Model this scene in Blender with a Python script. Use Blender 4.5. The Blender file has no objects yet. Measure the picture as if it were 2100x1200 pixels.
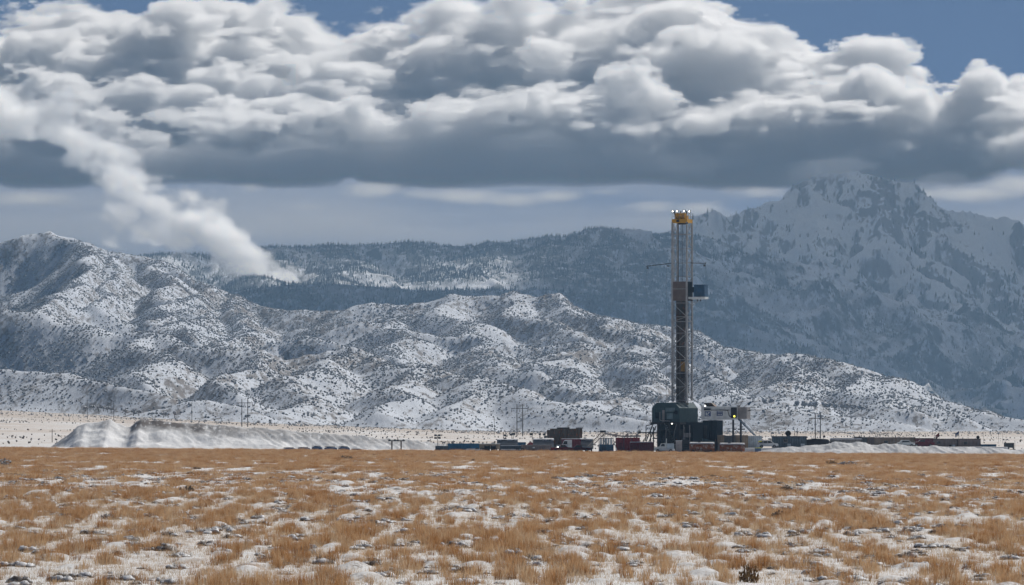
import bpy, math, random, time
import numpy as np
from mathutils import Vector, Matrix

# ------------------------------------------------------------------ camera, sky, sun, exposure
S = bpy.context.scene
FPX = 2100 / (2 * math.tan(math.radians(6)))      # focal length in photograph pixels (12 degree lens)
HC = 6.0                                          # camera height, m
HV = 875                                          # row of the horizon in the photograph
cam_data = bpy.data.cameras.new('camera')
cam = bpy.data.objects.new('camera', cam_data)
S.collection.objects.link(cam)
cam.location = (0, 0, HC)
cam.rotation_euler = (math.radians(90), 0, 0)
cam_data.sensor_width = 36
cam_data.lens = 18 / math.tan(math.radians(6))
cam_data.shift_y = (HV - 600) / 2100
cam_data.clip_start = 1
cam_data.clip_end = 120000
S.camera = cam

SUN_AZ, SUN_EL = 38, 43                           # azimuth clockwise from the view direction, elevation
world = bpy.data.worlds.new('World')
S.world = world
world.use_nodes = True
wt = world.node_tree
wt.nodes.clear()
sky = wt.nodes.new('ShaderNodeTexSky')
sky.sky_type = 'NISHITA'
sky.sun_disc = False
sky.sun_elevation = math.radians(SUN_EL)
sky.sun_rotation = math.radians(SUN_AZ)
sky.altitude = 3800
sky.air_density = 0.36
sky.dust_density = 0.15
sky.ozone_density = 3.0
wbg = wt.nodes.new('ShaderNodeBackground')
wbg.inputs['Strength'].default_value = 0.05
wout = wt.nodes.new('ShaderNodeOutputWorld')
wt.links.new(sky.outputs[0], wbg.inputs[0])
wt.links.new(wbg.outputs[0], wout.inputs[0])
sun_data = bpy.data.lights.new('sun', 'SUN')
sun_data.energy = 5.0
sun_data.angle = math.radians(0.5)
sun_data.color = (1.0, 0.945, 0.87)
sun = bpy.data.objects.new('sun', sun_data)
S.collection.objects.link(sun)
_a, _e = math.radians(SUN_AZ), math.radians(SUN_EL)
SUN_DIR = Vector((math.sin(_a) * math.cos(_e), math.cos(_a) * math.cos(_e), math.sin(_e)))
sun.rotation_euler = SUN_DIR.to_track_quat('Z', 'Y').to_euler()
S.view_settings.view_transform = 'Standard'
S.view_settings.look = 'None'
S.view_settings.exposure = -0.13
S.view_settings.gamma = 1
S.view_settings.use_curve_mapping = False
S.cycles.use_denoising = True
S.cycles.adaptive_threshold = 0.014
S.cycles.max_bounces = 26
S.cycles.diffuse_bounces = 3
S.cycles.volume_bounces = 24
S.cycles.transparent_max_bounces = 8
S.cycles.volume_step_rate = 2.0
HAZE_DENSITY = 3.7e-5
# ------------------------------------------------------------------ helpers
def at(u, v, y):
    """world point seen at column u, row v of the photograph when it stands y metres away"""
    return ((u - 1050) / FPX * y, y, HC + (HV - v) / FPX * y)

def tag(o, label=None, cat=None, group=None, kind=None):
    if label: o['label'] = label
    if cat: o['category'] = cat
    if group: o['group'] = group
    if kind: o['kind'] = kind
    return o

def empty(name, loc=(0, 0, 0), rz=0.0, label=None, cat=None, group=None):
    o = bpy.data.objects.new(name, None)
    o.empty_display_size = 0.5
    S.collection.objects.link(o)
    o.location = loc
    o.rotation_euler = (0, 0, rz)
    return tag(o, label, cat, group)

def copy_tree(o, parent=None):
    c = o.copy()
    S.collection.objects.link(c)
    c.parent = parent
    for ch in list(o.children):
        copy_tree(ch, c)
    return c

class MB:
    """collects simple shapes, then links them as ONE mesh object"""
    def __init__(s):
        s.v, s.f = [], []
    def add(s, vs, fs):
        n = len(s.v)
        s.v.extend(tuple(p) for p in vs)
        s.f.extend(tuple(i + n for i in f) for f in fs)
        return s
    def box(s, x0, x1, y0, y1, z0, z1):
        vs = [(x, y, z) for z in (z0, z1) for y in (y0, y1) for x in (x0, x1)]
        return s.add(vs, [(0, 2, 3, 1), (4, 5, 7, 6), (0, 1, 5, 4), (2, 6, 7, 3), (0, 4, 6, 2), (1, 3, 7, 5)])
    def bar(s, p, q, r, n=5, r2=None, caps=True):
        p, q = Vector(p), Vector(q)
        d = (q - p)
        if d.length < 1e-6: return s
        d.normalize()
        a = d.cross(Vector((0, 0, 1)))
        if a.length < 1e-3: a = Vector((1, 0, 0))
        a.normalize()
        b = d.cross(a)
        r2 = r if r2 is None else r2
        ph = math.pi / n
        vs = [p + a * r * math.cos(2 * math.pi * k / n + ph) + b * r * math.sin(2 * math.pi * k / n + ph) for k in range(n)]
        vs += [q + a * r2 * math.cos(2 * math.pi * k / n + ph) + b * r2 * math.sin(2 * math.pi * k / n + ph) for k in range(n)]
        fs = [(k, (k + 1) % n, n + (k + 1) % n, n + k) for k in range(n)]
        if caps: fs += [tuple(range(n))[::-1], tuple(range(n, 2 * n))]
        return s.add(vs, fs)
    def prism(s, pts, y0, y1):
        """profile in the x-z plane pushed from y0 to y1"""
        n = len(pts)
        vs = [(x, y0, z) for x, z in pts] + [(x, y1, z) for x, z in pts]
        fs = [(k, (k + 1) % n, n + (k + 1) % n, n + k) for k in range(n)]
        return s.add(vs, fs + [tuple(range(n))[::-1], tuple(range(n, 2 * n))])
    def prism_x(s, pts, x0, x1):
        n = len(pts)
        vs = [(x0, y, z) for y, z in pts] + [(x1, y, z) for y, z in pts]
        fs = [(k, (k + 1) % n, n + (k + 1) % n, n + k) for k in range(n)]
        return s.add(vs, fs + [tuple(range(n))[::-1], tuple(range(n, 2 * n))])
    def ribbed(s, x0, x1, y0, y1, z0, z1, pitch=0.28, depth=0.05):
        """a box whose long walls are corrugated"""
        n = max(3, int(round((x1 - x0) / pitch)))
        front, back = [], []
        for k in range(n):
            a = x0 + (x1 - x0) * k / n
            w = (x1 - x0) / n
            for t, d in ((0, 0), (0.3, 0), (0.45, depth), (0.85, depth)):
                front.append((a + w * t, y0 + d)); back.append((a + w * t, y1 - d))
        front.append((x1, y0)); back.append((x1, y1))
        ring = front + back[::-1]
        m = len(ring)
        vs = [(x, y, z0) for x, y in ring] + [(x, y, z1) for x, y in ring]
        fs = [(k, (k + 1) % m, m + (k + 1) % m, m + k) for k in range(m)]
        h = len(front)
        for k in range(h - 1):
            fs.append((m + k, m + k + 1, m + m - 2 - k, m + m - 1 - k))
        return s.add(vs, fs)
    def blob(s, c, r, seed=0, n=7, m=5, rough=0.18):
        rg = random.Random(seed)
        vs, fs = [], []
        for j in range(m + 1):
            t = math.pi * j / m
            for k in range(n):
                q = 1 + rg.uniform(-rough, rough)
                p = 2 * math.pi * (k + 0.5 * (j % 2)) / n
                vs.append((c[0] + r[0] * q * math.sin(t) * math.cos(p), c[1] + r[1] * q * math.sin(t) * math.sin(p), c[2] + r[2] * q * math.cos(t)))
        for j in range(m):
            for k in range(n):
                a, b = j * n + k, j * n + (k + 1) % n
                fs.append((a, a + n, b + n, b))
        return s.add(vs, fs)
    def build(s, name, mat, parent=None, loc=None, smooth=False, rot=None):
        me = bpy.data.meshes.new(name)
        me.from_pydata(s.v, [], s.f)
        if mat: me.materials.append(mat)
        if smooth: me.polygons.foreach_set('use_smooth', [True] * len(me.polygons))
        o = bpy.data.objects.new(name, me)
        S.collection.objects.link(o)
        if parent: o.parent = parent
        if loc: o.location = loc
        if rot: o.rotation_euler = rot
        return o

def grid_mesh(name, X, Y, Z, mat, attrs=None, smooth=True):
    r, c = X.shape
    me = bpy.data.meshes.new(name)
    me.vertices.add(r * c)
    me.vertices.foreach_set('co', np.stack([X, Y, Z], -1).astype(np.float32).ravel())
    i = np.arange((r - 1) * c).reshape(r - 1, c)[:, :-1].ravel()
    q = np.stack([i, i + 1, i + c + 1, i + c], 1).astype(np.int32)
    me.loops.add(q.size)
    me.loops.foreach_set('vertex_index', q.ravel())
    me.polygons.add(len(q))
    me.polygons.foreach_set('loop_start', np.arange(0, q.size, 4, dtype=np.int32))
    me.polygons.foreach_set('use_smooth', np.full(len(q), smooth))
    for k, a in (attrs or {}).items():
        at_ = me.attributes.new(k, 'FLOAT', 'POINT')
        at_.data.foreach_set('value', a.astype(np.float32).ravel())
    me.update(calc_edges=True)
    me.validate()
    me.materials.append(mat)
    o = bpy.data.objects.new(name, me)
    S.collection.objects.link(o)
    return o

# ------------------------------------------------------------------ noise on arbitrary points
_rg = np.random.default_rng(11)
_ang = _rg.random((512, 512)) * 2 * np.pi
_gx, _gy = np.cos(_ang), np.sin(_ang)
def gnoise(x, y, seed=0):
    x = x + seed * 37.13; y = y + seed * 91.7
    xi, yi = np.floor(x).astype(np.int64), np.floor(y).astype(np.int64)
    fx, fy = x - xi, y - yi
    u, v = fx * fx * fx * (fx * (fx * 6 - 15) + 10), fy * fy * fy * (fy * (fy * 6 - 15) + 10)
    def g(a, b, dx, dy):
        a, b = a & 511, b & 511
        return _gx[a, b] * dx + _gy[a, b] * dy
    n0 = g(xi, yi, fx, fy) * (1 - u) + g(xi + 1, yi, fx - 1, fy) * u
    n1 = g(xi, yi + 1, fx, fy - 1) * (1 - u) + g(xi + 1, yi + 1, fx - 1, fy - 1) * u
    return (n0 * (1 - v) + n1 * v) * 1.5
def fbm(x, y, octs=5, seed=0, gain=0.5, lac=2.03):
    s, a = 0, 1.0
    for o in range(octs):
        s = s + a * gnoise(x, y, seed + o)
        x, y, a = x * lac, y * lac, a * gain
    return s
def ridged(x, y, octs=5, seed=0, gain=0.5, lac=2.07):
    s, a, w = 0, 1.0, 1.0
    for o in range(octs):
        n = 1 - np.abs(gnoise(x, y, seed + o)) * 1.6
        n = np.clip(n, 0, 1) ** 2
        s = s + a * n * w
        w = np.clip(n * 1.4, 0, 1)
        x, y, a = x * lac, y * lac, a * gain
    return s

# ------------------------------------------------------------------ materials
MATS = {}
def nodes(name):
    m = bpy.data.materials.new(name)
    m.use_nodes = True
    t = m.node_tree
    t.nodes.clear()
    out = t.nodes.new('ShaderNodeOutputMaterial')
    return m, t, out
class NT:
    """thin helper to write node trees"""
    def __init__(s, t): s.t = t
    def n(s, kind, **kw):
        nd = s.t.nodes.new(kind)
        for k, v in kw.items():
            if k.startswith('_'): setattr(nd, k[1:], v)
        return nd
    def set(s, sock, v):
        if hasattr(v, 'is_output'): s.t.links.new(v, sock)
        else: sock.default_value = v
    def math(s, op, a, b=None, c=None, clamp=False):
        nd = s.n('ShaderNodeMath', _operation=op, _use_clamp=clamp)
        for i, v in enumerate((a, b, c)):
            if v is not None: s.set(nd.inputs[i], v)
        return nd.outputs[0]
    def noise(s, vec, scale, detail=4, rough=0.55, dist=0.0):
        nd = s.n('ShaderNodeTexNoise')
        if vec is not None: s.set(nd.inputs['Vector'], vec)
        nd.inputs['Scale'].default_value = scale
        nd.inputs['Detail'].default_value = detail
        nd.inputs['Roughness'].default_value = rough
        nd.inputs['Distortion'].default_value = dist
        return nd.outputs[0]
    def ramp(s, fac, lo, hi, a=0.0, b=1.0):
        nd = s.n('ShaderNodeMapRange', _clamp=True)
        nd.interpolation_type = 'SMOOTHSTEP'
        s.set(nd.inputs[0], fac)
        for i, v in ((1, lo), (2, hi), (3, a), (4, b)): s.set(nd.inputs[i], v)
        return nd.outputs[0]
    def mix(s, fac, a, b):
        nd = s.n('ShaderNodeMix', _data_type='RGBA')
        s.set(nd.inputs[0], fac)
        s.set(nd.inputs[6], (*a, 1) if isinstance(a, tuple) else a)
        s.set(nd.inputs[7], (*b, 1) if isinstance(b, tuple) else b)
        return nd.outputs[2]
    def bsdf(s, color, rough=0.7, metal=0.0, spec=0.3):
        nd = s.n('ShaderNodeBsdfPrincipled')
        s.set(nd.inputs['Base Color'], (*color, 1) if isinstance(color, tuple) else color)
        s.set(nd.inputs['Roughness'], rough)
        s.set(nd.inputs['Metallic'], metal)
        nd.inputs['Specular IOR Level'].default_value = spec
        return nd
    def bump(s, height, strength, dist):
        nd = s.n('ShaderNodeBump')
        nd.inputs['Strength'].default_value = strength
        nd.inputs['Distance'].default_value = dist
        s.set(nd.inputs['Height'], height)
        return nd.outputs[0]

def paint(name, color, rough=0.55, metal=0.0, snow=0.35, dirt=(0.16, 0.12, 0.09), dirtiness=0.35, rust=0.0, scale=0.8, spec=0.15):
    """painted steel: patchy fading, dirt and rust blotches, a dusting of snow on upward faces"""
    if name in MATS: return MATS[name]
    m, t, out = nodes(name)
    k = NT(t)
    geo = k.n('ShaderNodeNewGeometry')
    tc = k.n('ShaderNodeTexCoord')
    P = tc.outputs['Object']
    n1 = k.noise(P, scale, 5)
    n2 = k.noise(P, scale * 4, 4)
    c = k.mix(k.ramp(n1, 0.35, 0.7), tuple(x * 0.8 for x in color), tuple(min(1, x * 1.15) for x in color))
    c = k.mix(k.math('MULTIPLY', k.ramp(n2, 0.52, 0.72), dirtiness), c, dirt)
    if rust:
        n3 = k.noise(P, scale * 1.7, 6, 0.65)
        c = k.mix(k.ramp(n3, 0.62 - rust * 0.3, 0.68 - rust * 0.2), c, (0.2, 0.062, 0.022))
    if snow:
        sep = k.n('ShaderNodeSeparateXYZ')
        t.links.new(geo.outputs['Normal'], sep.inputs[0])
        sf = k.math('MULTIPLY', k.ramp(sep.outputs[2], 0.6, 0.85), k.ramp(k.noise(P, scale * 2.2, 4), 0.62 - snow * 0.5, 0.72 - snow * 0.5))
        c = k.mix(sf, c, (0.8, 0.82, 0.85))
    b = k.bsdf(c, rough, metal, spec)
    t.links.new(b.outputs[0], out.inputs[0])
    MATS[name] = m
    return m

def glow(name, color, strength):
    m, t, out = nodes(name)
    e = t.nodes.new('ShaderNodeEmission')
    e.inputs[0].default_value = (*color, 1)
    e.inputs[1].default_value = strength
    t.links.new(e.outputs[0], out.inputs[0])
    return m

def glass(name):
    m, t, out = nodes(name)
    k = NT(t)
    b = k.bsdf((0.02, 0.025, 0.03), 0.08, 0, 0.6)
    t.links.new(b.outputs[0], out.inputs[0])
    return m
# ------------------------------------------------------------------ terrain
TILT = -0.0067
def plain_z(x, y):
    """gently tilted flat, then a fan that rises towards the hills, higher on the left"""
    t = np.clip((y - 1330) / 2300, 0, None)
    u = np.clip(x / np.maximum(y, 1) / math.tan(math.radians(6)), -1.6, 1.6)          # -1 left edge, 1 right edge of the view
    rise = 2.3 + 15.5 * np.clip(-u, 0, 1.2) ** 1.1
    flat = TILT * np.clip(x, -300, 300) * np.clip(1 - t, 0, 1)
    return flat + rise * t ** 1.05

def snow_material(name, bare, bare2, cover, scale, bump_d, rocky=0.0, snow=(0.80, 0.82, 0.86)):
    """snow over dark brush or rock: bare patches by noise, more of them on steep faces"""
    m, t, out = nodes(name)
    k = NT(t)
    geo = k.n('ShaderNodeNewGeometry')
    mp = k.n('ShaderNodeMapping'); t.links.new(geo.outputs['Position'], mp.inputs[0])
    mp.inputs['Scale'].default_value = (1, 0.4, 0.45)
    P = mp.outputs[0]
    sep = k.n('ShaderNodeSeparateXYZ'); t.links.new(geo.outputs['Normal'], sep.inputs[0])
    n1 = k.noise(P, 0.5 / scale, 6, 0.68)
    n2 = k.noise(P, 0.07 / scale, 5, 0.6)
    n3 = k.noise(P, 0.012 / scale, 4, 0.55)
    f = k.math('ADD', k.math('MULTIPLY', n1, 0.9), k.math('MULTIPLY', n2, 0.5))
    f = k.math('ADD', f, k.math('MULTIPLY', n3, 0.35))
    f = k.math('SUBTRACT', f, k.math('MULTIPLY', k.math('SUBTRACT', sep.outputs[2], 0.85), rocky))
    fac = k.ramp(f, cover, cover + 0.16)
    bc = k.mix(n2, bare, bare2)
    att = k.n('ShaderNodeAttribute'); att.attribute_name = 'wood'
    fac = k.math('MAXIMUM', fac, k.math('MULTIPLY', att.outputs['Fac'], k.ramp(n1, 0.36, 0.52)))
    c = k.mix(fac, snow, bc)
    b = k.bsdf(c, 0.85, 0, 0.15)
    t.links.new(k.bump(k.math('ADD', n1, k.math('MULTIPLY', n2, 3.0)), 1.0, bump_d), b.inputs['Normal'])
    t.links.new(b.outputs[0], out.inputs[0])
    return m

def crest_height(X, Y, ridges, base, soft=10.0):
    """heightfield = soft maximum over ridge crests that fall away to both sides"""
    H = np.array(base, float)
    Dmin = np.full(X.shape, 1e9)
    for pts, slope, rnd in ridges:
        P = np.array([at(u, v, z * 1000.0) for u, v, z in pts])
        best = np.full(X.shape, -1e9)
        dbest = np.full(X.shape, 1e9)
        for a, b in zip(P[:-1], P[1:]):
            ex, ey = b[0] - a[0], b[1] - a[1]
            L2 = ex * ex + ey * ey
            t = np.clip(((X - a[0]) * ex + (Y - a[1]) * ey) / L2, 0, 1)
            d = np.hypot(X - a[0] - t * ex, Y - a[1] - t * ey)
            zc = a[2] + (b[2] - a[2]) * t
            h = zc - slope * (np.sqrt(d * d + rnd * rnd * 0.3) - rnd * 0.55)
            k = h > best
            best = np.where(k, h, best)
            dbest = np.where(k, d, dbest)
        m = np.maximum(H, best)
        Dmin = np.where(best > H, dbest, Dmin)
        H = m + soft * np.log(np.exp((H - m) / soft) + np.exp((best - m) / soft)) - soft * 0.0
        H = np.where(np.abs(H - m) < soft, H, m)
    return H, Dmin

def fan(y0, y1, s0, p, ncol, half, half_r=None):
    """rows of x-y points: spacing s0 at y0 growing as y**p"""
    ys, y = [], y0
    while y < y1:
        ys.append(y); y += s0 * (y / y0) ** p
    ys.append(y1)
    ys = np.array(ys)
    tl = np.tan(np.radians(np.linspace(-half, half if half_r is None else half_r, ncol)))
    return ys[:, None] * tl[None, :], np.repeat(ys[:, None], ncol, 1)

# --- foothills
R = []
def ridge(pts, slope=0.45, rnd=25): R.append((pts, slope * 1.5, rnd * 0.7))
ridge([(-300, 600, 4.9), (-120, 625, 4.8), (0, 638, 4.7), (67, 650, 4.65), (117, 661, 4.6), (167, 665, 4.6), (250, 685, 4.5), (287, 687, 4.5), (333, 681, 4.5), (367, 684, 4.45), (417, 702, 4.4), (467, 717, 4.3), (520, 723, 4.3), (577, 742, 4.3), (617, 730, 4.3), (667, 718, 4.3), (700, 716, 4.3), (750, 727, 4.25), (787, 740, 4.2), (850, 753, 4.1), (887, 765, 4.05), (953, 775, 4.0), (1000, 778, 3.9), (1050, 790, 3.8), (1100, 808, 3.7), (1167, 830, 3.6), (1260, 852, 3.5), (1340, 872, 3.45)], 0.42, 30)
ridge([(-200, 740, 3.9), (0, 758, 3.85), (67, 772, 3.8), (117, 790, 3.7), (200, 803, 3.65), (260, 815, 3.6)], 0.35, 20)
ridge([(250, 836, 3.5), (300, 822, 3.5), (340, 820, 3.5), (400, 828, 3.5), (470, 842, 3.45)], 0.25, 25)
ridge([(333, 681, 4.5), (300, 740, 4.15), (235, 790, 3.85)], 0.42, 15)
ridge([(520, 723, 4.3), (480, 765, 4.0), (440, 812, 3.7)], 0.42, 15)
ridge([(700, 716, 4.3), (640, 765, 4.0), (600, 810, 3.75), (580, 845, 3.55)], 0.4, 18)
ridge([(850, 753, 4.1), (820, 800, 3.8), (790, 848, 3.5)], 0.38, 18)
ridge([(1000, 778, 3.9), (960, 825, 3.65), (930, 858, 3.5)], 0.36, 18)
# left mountain and the hills that run right from it
ridge([(-350, 600, 7.0), (-150, 545, 6.9), (0, 511, 6.8), (40, 491, 6.7), (70, 481, 6.7), (130, 478, 6.7), (170, 486, 6.7), (200, 507, 6.7), (240, 519, 6.65), (280, 526, 6.6), (320, 538, 6.55), (370, 548, 6.5), (400, 560, 6.45), (440, 582, 6.4), (500, 608, 6.3), (560, 626, 6.2), (620, 637, 6.1), (690, 640, 6.0)], 0.5, 30)
ridge([(130, 478, 6.7), (150, 540, 6.2), (110, 600, 5.7), (60, 640, 5.3)], 0.5, 20)
ridge([(320, 538, 6.55), (350, 610, 5.9), (330, 660, 5.4)], 0.5, 20)
ridge([(200, 507, 6.7), (215, 570, 6.1), (190, 630, 5.6)], 0.5, 20)
ridge([(440, 582, 6.4), (400, 630, 5.8), (390, 670, 5.3), (430, 690, 5.0)], 0.48, 20)
ridge([(500, 608, 6.3), (520, 650, 5.8), (500, 690, 5.3), (520, 720, 4.9)], 0.48, 20)
ridge([(640, 655, 6.0), (690, 638, 5.95), (720, 627, 5.9), (750, 620, 5.9), (790, 626, 5.9), (833, 641, 5.85)], 0.45, 25)
ridge([(833, 641, 5.85), (870, 621, 5.8), (910, 610, 5.8), (980, 607, 5.75), (1040, 602, 5.75), (1090, 608, 5.7), (1130, 604, 5.7), (1150, 606, 5.7), (1200, 630, 5.7), (1260, 652, 5.6), (1320, 665, 5.6), (1376, 668, 5.5), (1430, 682, 5.4), (1475, 700, 5.3), (1512, 717, 5.2), (1577, 731, 5.1), (1633, 743, 5.0), (1700, 775, 4.9)], 0.45, 28)
ridge([(700, 673, 5.3), (750, 659, 5.3), (800, 663, 5.3), (843, 671, 5.25), (880, 690, 5.15), (933, 693, 5.1), (983, 699, 5.1), (1033, 709, 5.0), (1083, 711, 5.0), (1150, 706, 5.0), (1183, 712, 4.95), (1217, 718, 4.9), (1267, 712, 4.9), (1317, 717, 4.85), (1377, 738, 4.7), (1440, 765, 4.5), (1500, 795, 4.3), (1560, 820, 4.1), (1640, 842, 3.9)], 0.42, 25)
ridge([(910, 610, 5.8), (940, 650, 5.45), (960, 690, 5.1)], 0.45, 18)
ridge([(1040, 602, 5.75), (1060, 640, 5.5), (1130, 665, 5.3), (1180, 690, 5.1)], 0.45, 18)
ridge([(1150, 606, 5.7), (1220, 650, 5.4), (1290, 690, 5.1)], 0.45, 18)
ridge([(1260, 652, 5.6), (1340, 690, 5.2), (1400, 715, 4.95)], 0.45, 18)
ridge([(1150, 706, 5.0), (1130, 745, 4.6), (1180, 790, 4.2), (1230, 830, 3.9)], 0.42, 18)
ridge([(1267, 712, 4.9), (1310, 760, 4.5), (1330, 810, 4.1), (1370, 850, 3.8)], 0.5, 18)
ridge([(983, 699, 5.1), (1000, 735, 4.8), (1060, 760, 4.5)], 0.42, 18)
ridge([(800, 663, 5.3), (830, 700, 5.0), (800, 735, 4.7)], 0.45, 18)
ridge([(560, 742, 4.9), (620, 700, 4.95), (680, 684, 4.95), (720, 700, 4.9)], 0.45, 18)
ridge([(1500, 800, 4.9), (1577, 758, 4.8), (1620, 741, 4.7), (1661, 731, 4.65), (1700, 727, 4.6), (1745, 742, 4.55), (1820, 779, 4.4), (1913, 808, 4.2), (2007, 840, 4.0), (2100, 858, 3.9), (2250, 880, 3.8)], 0.36, 25)
ridge([(1661, 731, 4.65), (1640, 780, 4.3), (1600, 825, 3.95)], 0.38, 18)
ridge([(1745, 742, 4.55), (1790, 800, 4.15), (1830, 845, 3.8)], 0.36, 18)
ridge([(1480, 812, 4.2), (1560, 835, 3.95), (1700, 856, 3.75), (1800, 868, 3.65)], 0.25, 25)
ridge([(1820, 779, 4.4), (1900, 830, 4.0), (1960, 860, 3.75)], 0.34, 18)
HX, HY = fan(3000, 7250, 7.0, 0.75, 860, 7.6)
wx = HX + 45 * fbm(HX / 320, HY / 320, 3, 3)
wy = HY + 45 * fbm(HX / 320, HY / 320, 3, 9)
_b = plain_z(HX, HY)
HZ, HD = crest_height(wx, wy, R, _b - 2.0, 4.0)
lift = np.clip((HZ - _b) / 40, 0, 1)
amp = np.clip(HD / 150, 0.06, 1) * lift
HZ = HZ + amp * (22 * (ridged(wx / 260, wy / 420, 4, 21, 0.42) - 0.75) + 5 * fbm(HX / 60, HY / 60, 4, 5)) + lift * 1.6 * fbm(HX / 22, HY / 22, 3, 8)
HZ = np.maximum(HZ, _b - 1.0 + 0.8 * fbm(HX / 200, HY / 200, 3, 2))
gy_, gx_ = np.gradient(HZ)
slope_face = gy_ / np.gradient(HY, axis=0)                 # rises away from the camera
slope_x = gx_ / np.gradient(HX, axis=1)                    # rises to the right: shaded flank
crest_free = np.clip((HD - 15) / 110, 0, 1)                # brush thinned on crests so they stand out as sunlit
wood = np.clip(0.22 + 0.38 * fbm(HX / 160, HY / 200, 4, 31) + 1.5 * np.clip(slope_x, -0.5, 0.5) + 0.5 * (slope_face - 0.25) + 0.32 * np.clip((HD - 50) / 120, 0, 1) - 0.1, 0, 1) * lift * (0.25 + 0.75 * crest_free)  # brush colour also stands for shade on near and left slopes and in valleys
MAT_HILL = snow_material('snowy_hillside', (0.15, 0.14, 0.135), (0.21, 0.19, 0.18), 0.84, 3.0, 0.9, 0.2, (0.55, 0.59, 0.66))
hills = tag(grid_mesh('hills', HX, HY, HZ, MAT_HILL, {'wood': np.clip(wood * 0.55 - 0.08, 0, 1)}), kind='structure')

# --- wooded ridge behind
R2 = []
R2.append(([(-200, 560, 12.4), (100, 540, 12.5), (300, 526, 12.6), (350, 520, 12.7), (420, 522, 12.8), (530, 515, 12.8), (600, 510, 12.9), (700, 506, 13), (770, 502, 13), (850, 503, 13), (960, 507, 13), (1000, 500, 13), (1040, 492, 13), (1100, 490, 13), (1150, 497, 13), (1200, 483, 13), (1240, 475, 13), (1270, 480, 13.1), (1330, 485, 13.2), (1380, 480, 13.4), (1480, 500, 13.6), (1600, 560, 13.7), (1750, 620, 13.7), (1900, 690, 13.6), (2100, 760, 13.5), (2300, 800, 13.4)], 0.33, 60))
R2.append(([(380, 600, 11.0), (480, 592, 11.0), (600, 584, 11.0), (700, 581, 11.0), (800, 590, 11.0), (900, 598, 11.0), (1000, 598, 11.0), (1100, 593, 11.0), (1200, 602, 10.9), (1300, 622, 10.8), (1450, 660, 10.6)], 0.4, 60))
for u, v, uu, vv in ((700, 506, 690, 575), (850, 503, 880, 580), (1000, 500, 960, 570), (1100, 490, 1130, 570), (1240, 475, 1210, 580), (1330, 485, 1330, 600), (560, 512, 540, 575)):
    R2.append(([(u, v, 13.0), ((u + uu) / 2 + 15, (v + vv) / 2, 12.5), (uu, vv, 11.8)], 0.42, 50))
RX, RY = fan(10200, 13700, 11.5, 0.3, 720, 7.4, 7.4)
HR, DR = crest_height(RX + 70 * fbm(RX / 500, RY / 500, 3, 4), RY + 70 * fbm(RX / 500, RY / 500, 3, 6), R2, np.full(RX.shape, 60.0), 12.0)
HR = HR + np.clip(DR / 250, 0.05, 1) * (60 * (ridged(RX / 480, RY / 620, 5, 41) - 0.75) + 10 * fbm(RX / 120, RY / 120, 4, 15))
w2 = np.clip(0.50 + 1.0 * fbm(RX / 300, RY / 420, 4, 51), 0, 1)
w2 = np.maximum(w2, np.clip(1.2 - DR / 120, 0, 1) * 0.9)
MAT_RIDGE = snow_material('wooded_snowy_slope', (0.075, 0.08, 0.075), (0.12, 0.115, 0.105), 0.86, 12.0, 4.0, 0.5)
ridge_o = tag(grid_mesh('wooded_ridge', RX, RY, HR, MAT_RIDGE, {'wood': w2}), kind='structure')

# --- granite peak
R3 = []
R3.append(([(1180, 560, 15.0), (1300, 510, 15.3), (1380, 474, 15.5), (1420, 445, 15.5), (1455, 437, 15.5), (1490, 449, 15.6), (1540, 430, 15.7), (1600, 410, 15.8), (1640, 380, 15.9), (1690, 356, 16), (1760, 350, 16), (1810, 364, 16), (1850, 390, 16), (1900, 405, 15.9), (1930, 436, 15.9), (1948, 429, 15.9), (1990, 434, 15.9), (2030, 441, 15.9), (2060, 468, 15.9), (2100, 500, 15.8), (2200, 535, 15.7), (2350, 600, 15.6)], 0.62, 12))
for pts in ([(1455, 437, 15.5), (1440, 520, 15.1), (1465, 600, 14.6), (1440, 680, 14.1)],
            [(1540, 430, 15.7), (1560, 510, 15.3), (1590, 580, 14.8), (1520, 680, 14.2)],
            [(1600, 560, 14.9), (1650, 620, 14.6), (1700, 690, 14.2)],
            [(1690, 356, 16), (1660, 440, 15.6), (1690, 520, 15.1), (1760, 600, 14.7), (1800, 690, 14.2)],
            [(1760, 350, 16), (1800, 430, 15.6), (1830, 500, 15.2), (1900, 590, 14.8), (1990, 650, 14.5), (2010, 720, 14.1)],
            [(1900, 405, 15.9), (1930, 480, 15.5), (1890, 560, 15.1)],
            [(1990, 434, 15.9), (2010, 520, 15.4), (2080, 600, 14.9), (2120, 690, 14.4)],
            [(1850, 740, 14.1), (1960, 690, 14.3), (2080, 660, 14.6)],
            [(2100, 500, 15.8), (2160, 580, 15.3), (2250, 660, 14.8)],
            [(1400, 690, 14.0), (1480, 640, 14.3), (1540, 600, 14.6)]):
    R3.append((pts, 0.75, 10))
PX, PY = fan(13500, 16350, 9.0, 0.2, 600, 0.0, 7.6)
PX = PY * (PX / PY * 0.93 + 0.009)
wpx, wpy = PX + 55 * fbm(PX / 300, PY / 300, 4, 14) , PY + 55 * fbm(PX / 300, PY / 300, 4, 16)
PZ, PD = crest_height(wpx, wpy, R3, np.full(PX.shape, 90.0), 8.0)
a3 = np.clip(PD / 220, 0.08, 1)
PZ = PZ + a3 * 30 * (ridged(wpx / 115 + wpy / 900, wpy / 1100, 4, 93, 0.55) - 0.75)
PZ = PZ + a3 * (74 * (ridged(wpx / 330, wpy / 700, 5, 61, 0.55) - 0.75) + 26 * (ridged(PX / 85, PY / 240, 4, 71) - 0.7)) + 5 * (ridged(PX / 30, PY / 70, 3, 77) - 0.6)
pgx = np.gradient(PZ, axis=1) / np.gradient(PX, axis=1); pgy = np.gradient(PZ, axis=0) / np.gradient(PY, axis=0)
steep = np.hypot(pgx, pgy)
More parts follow.
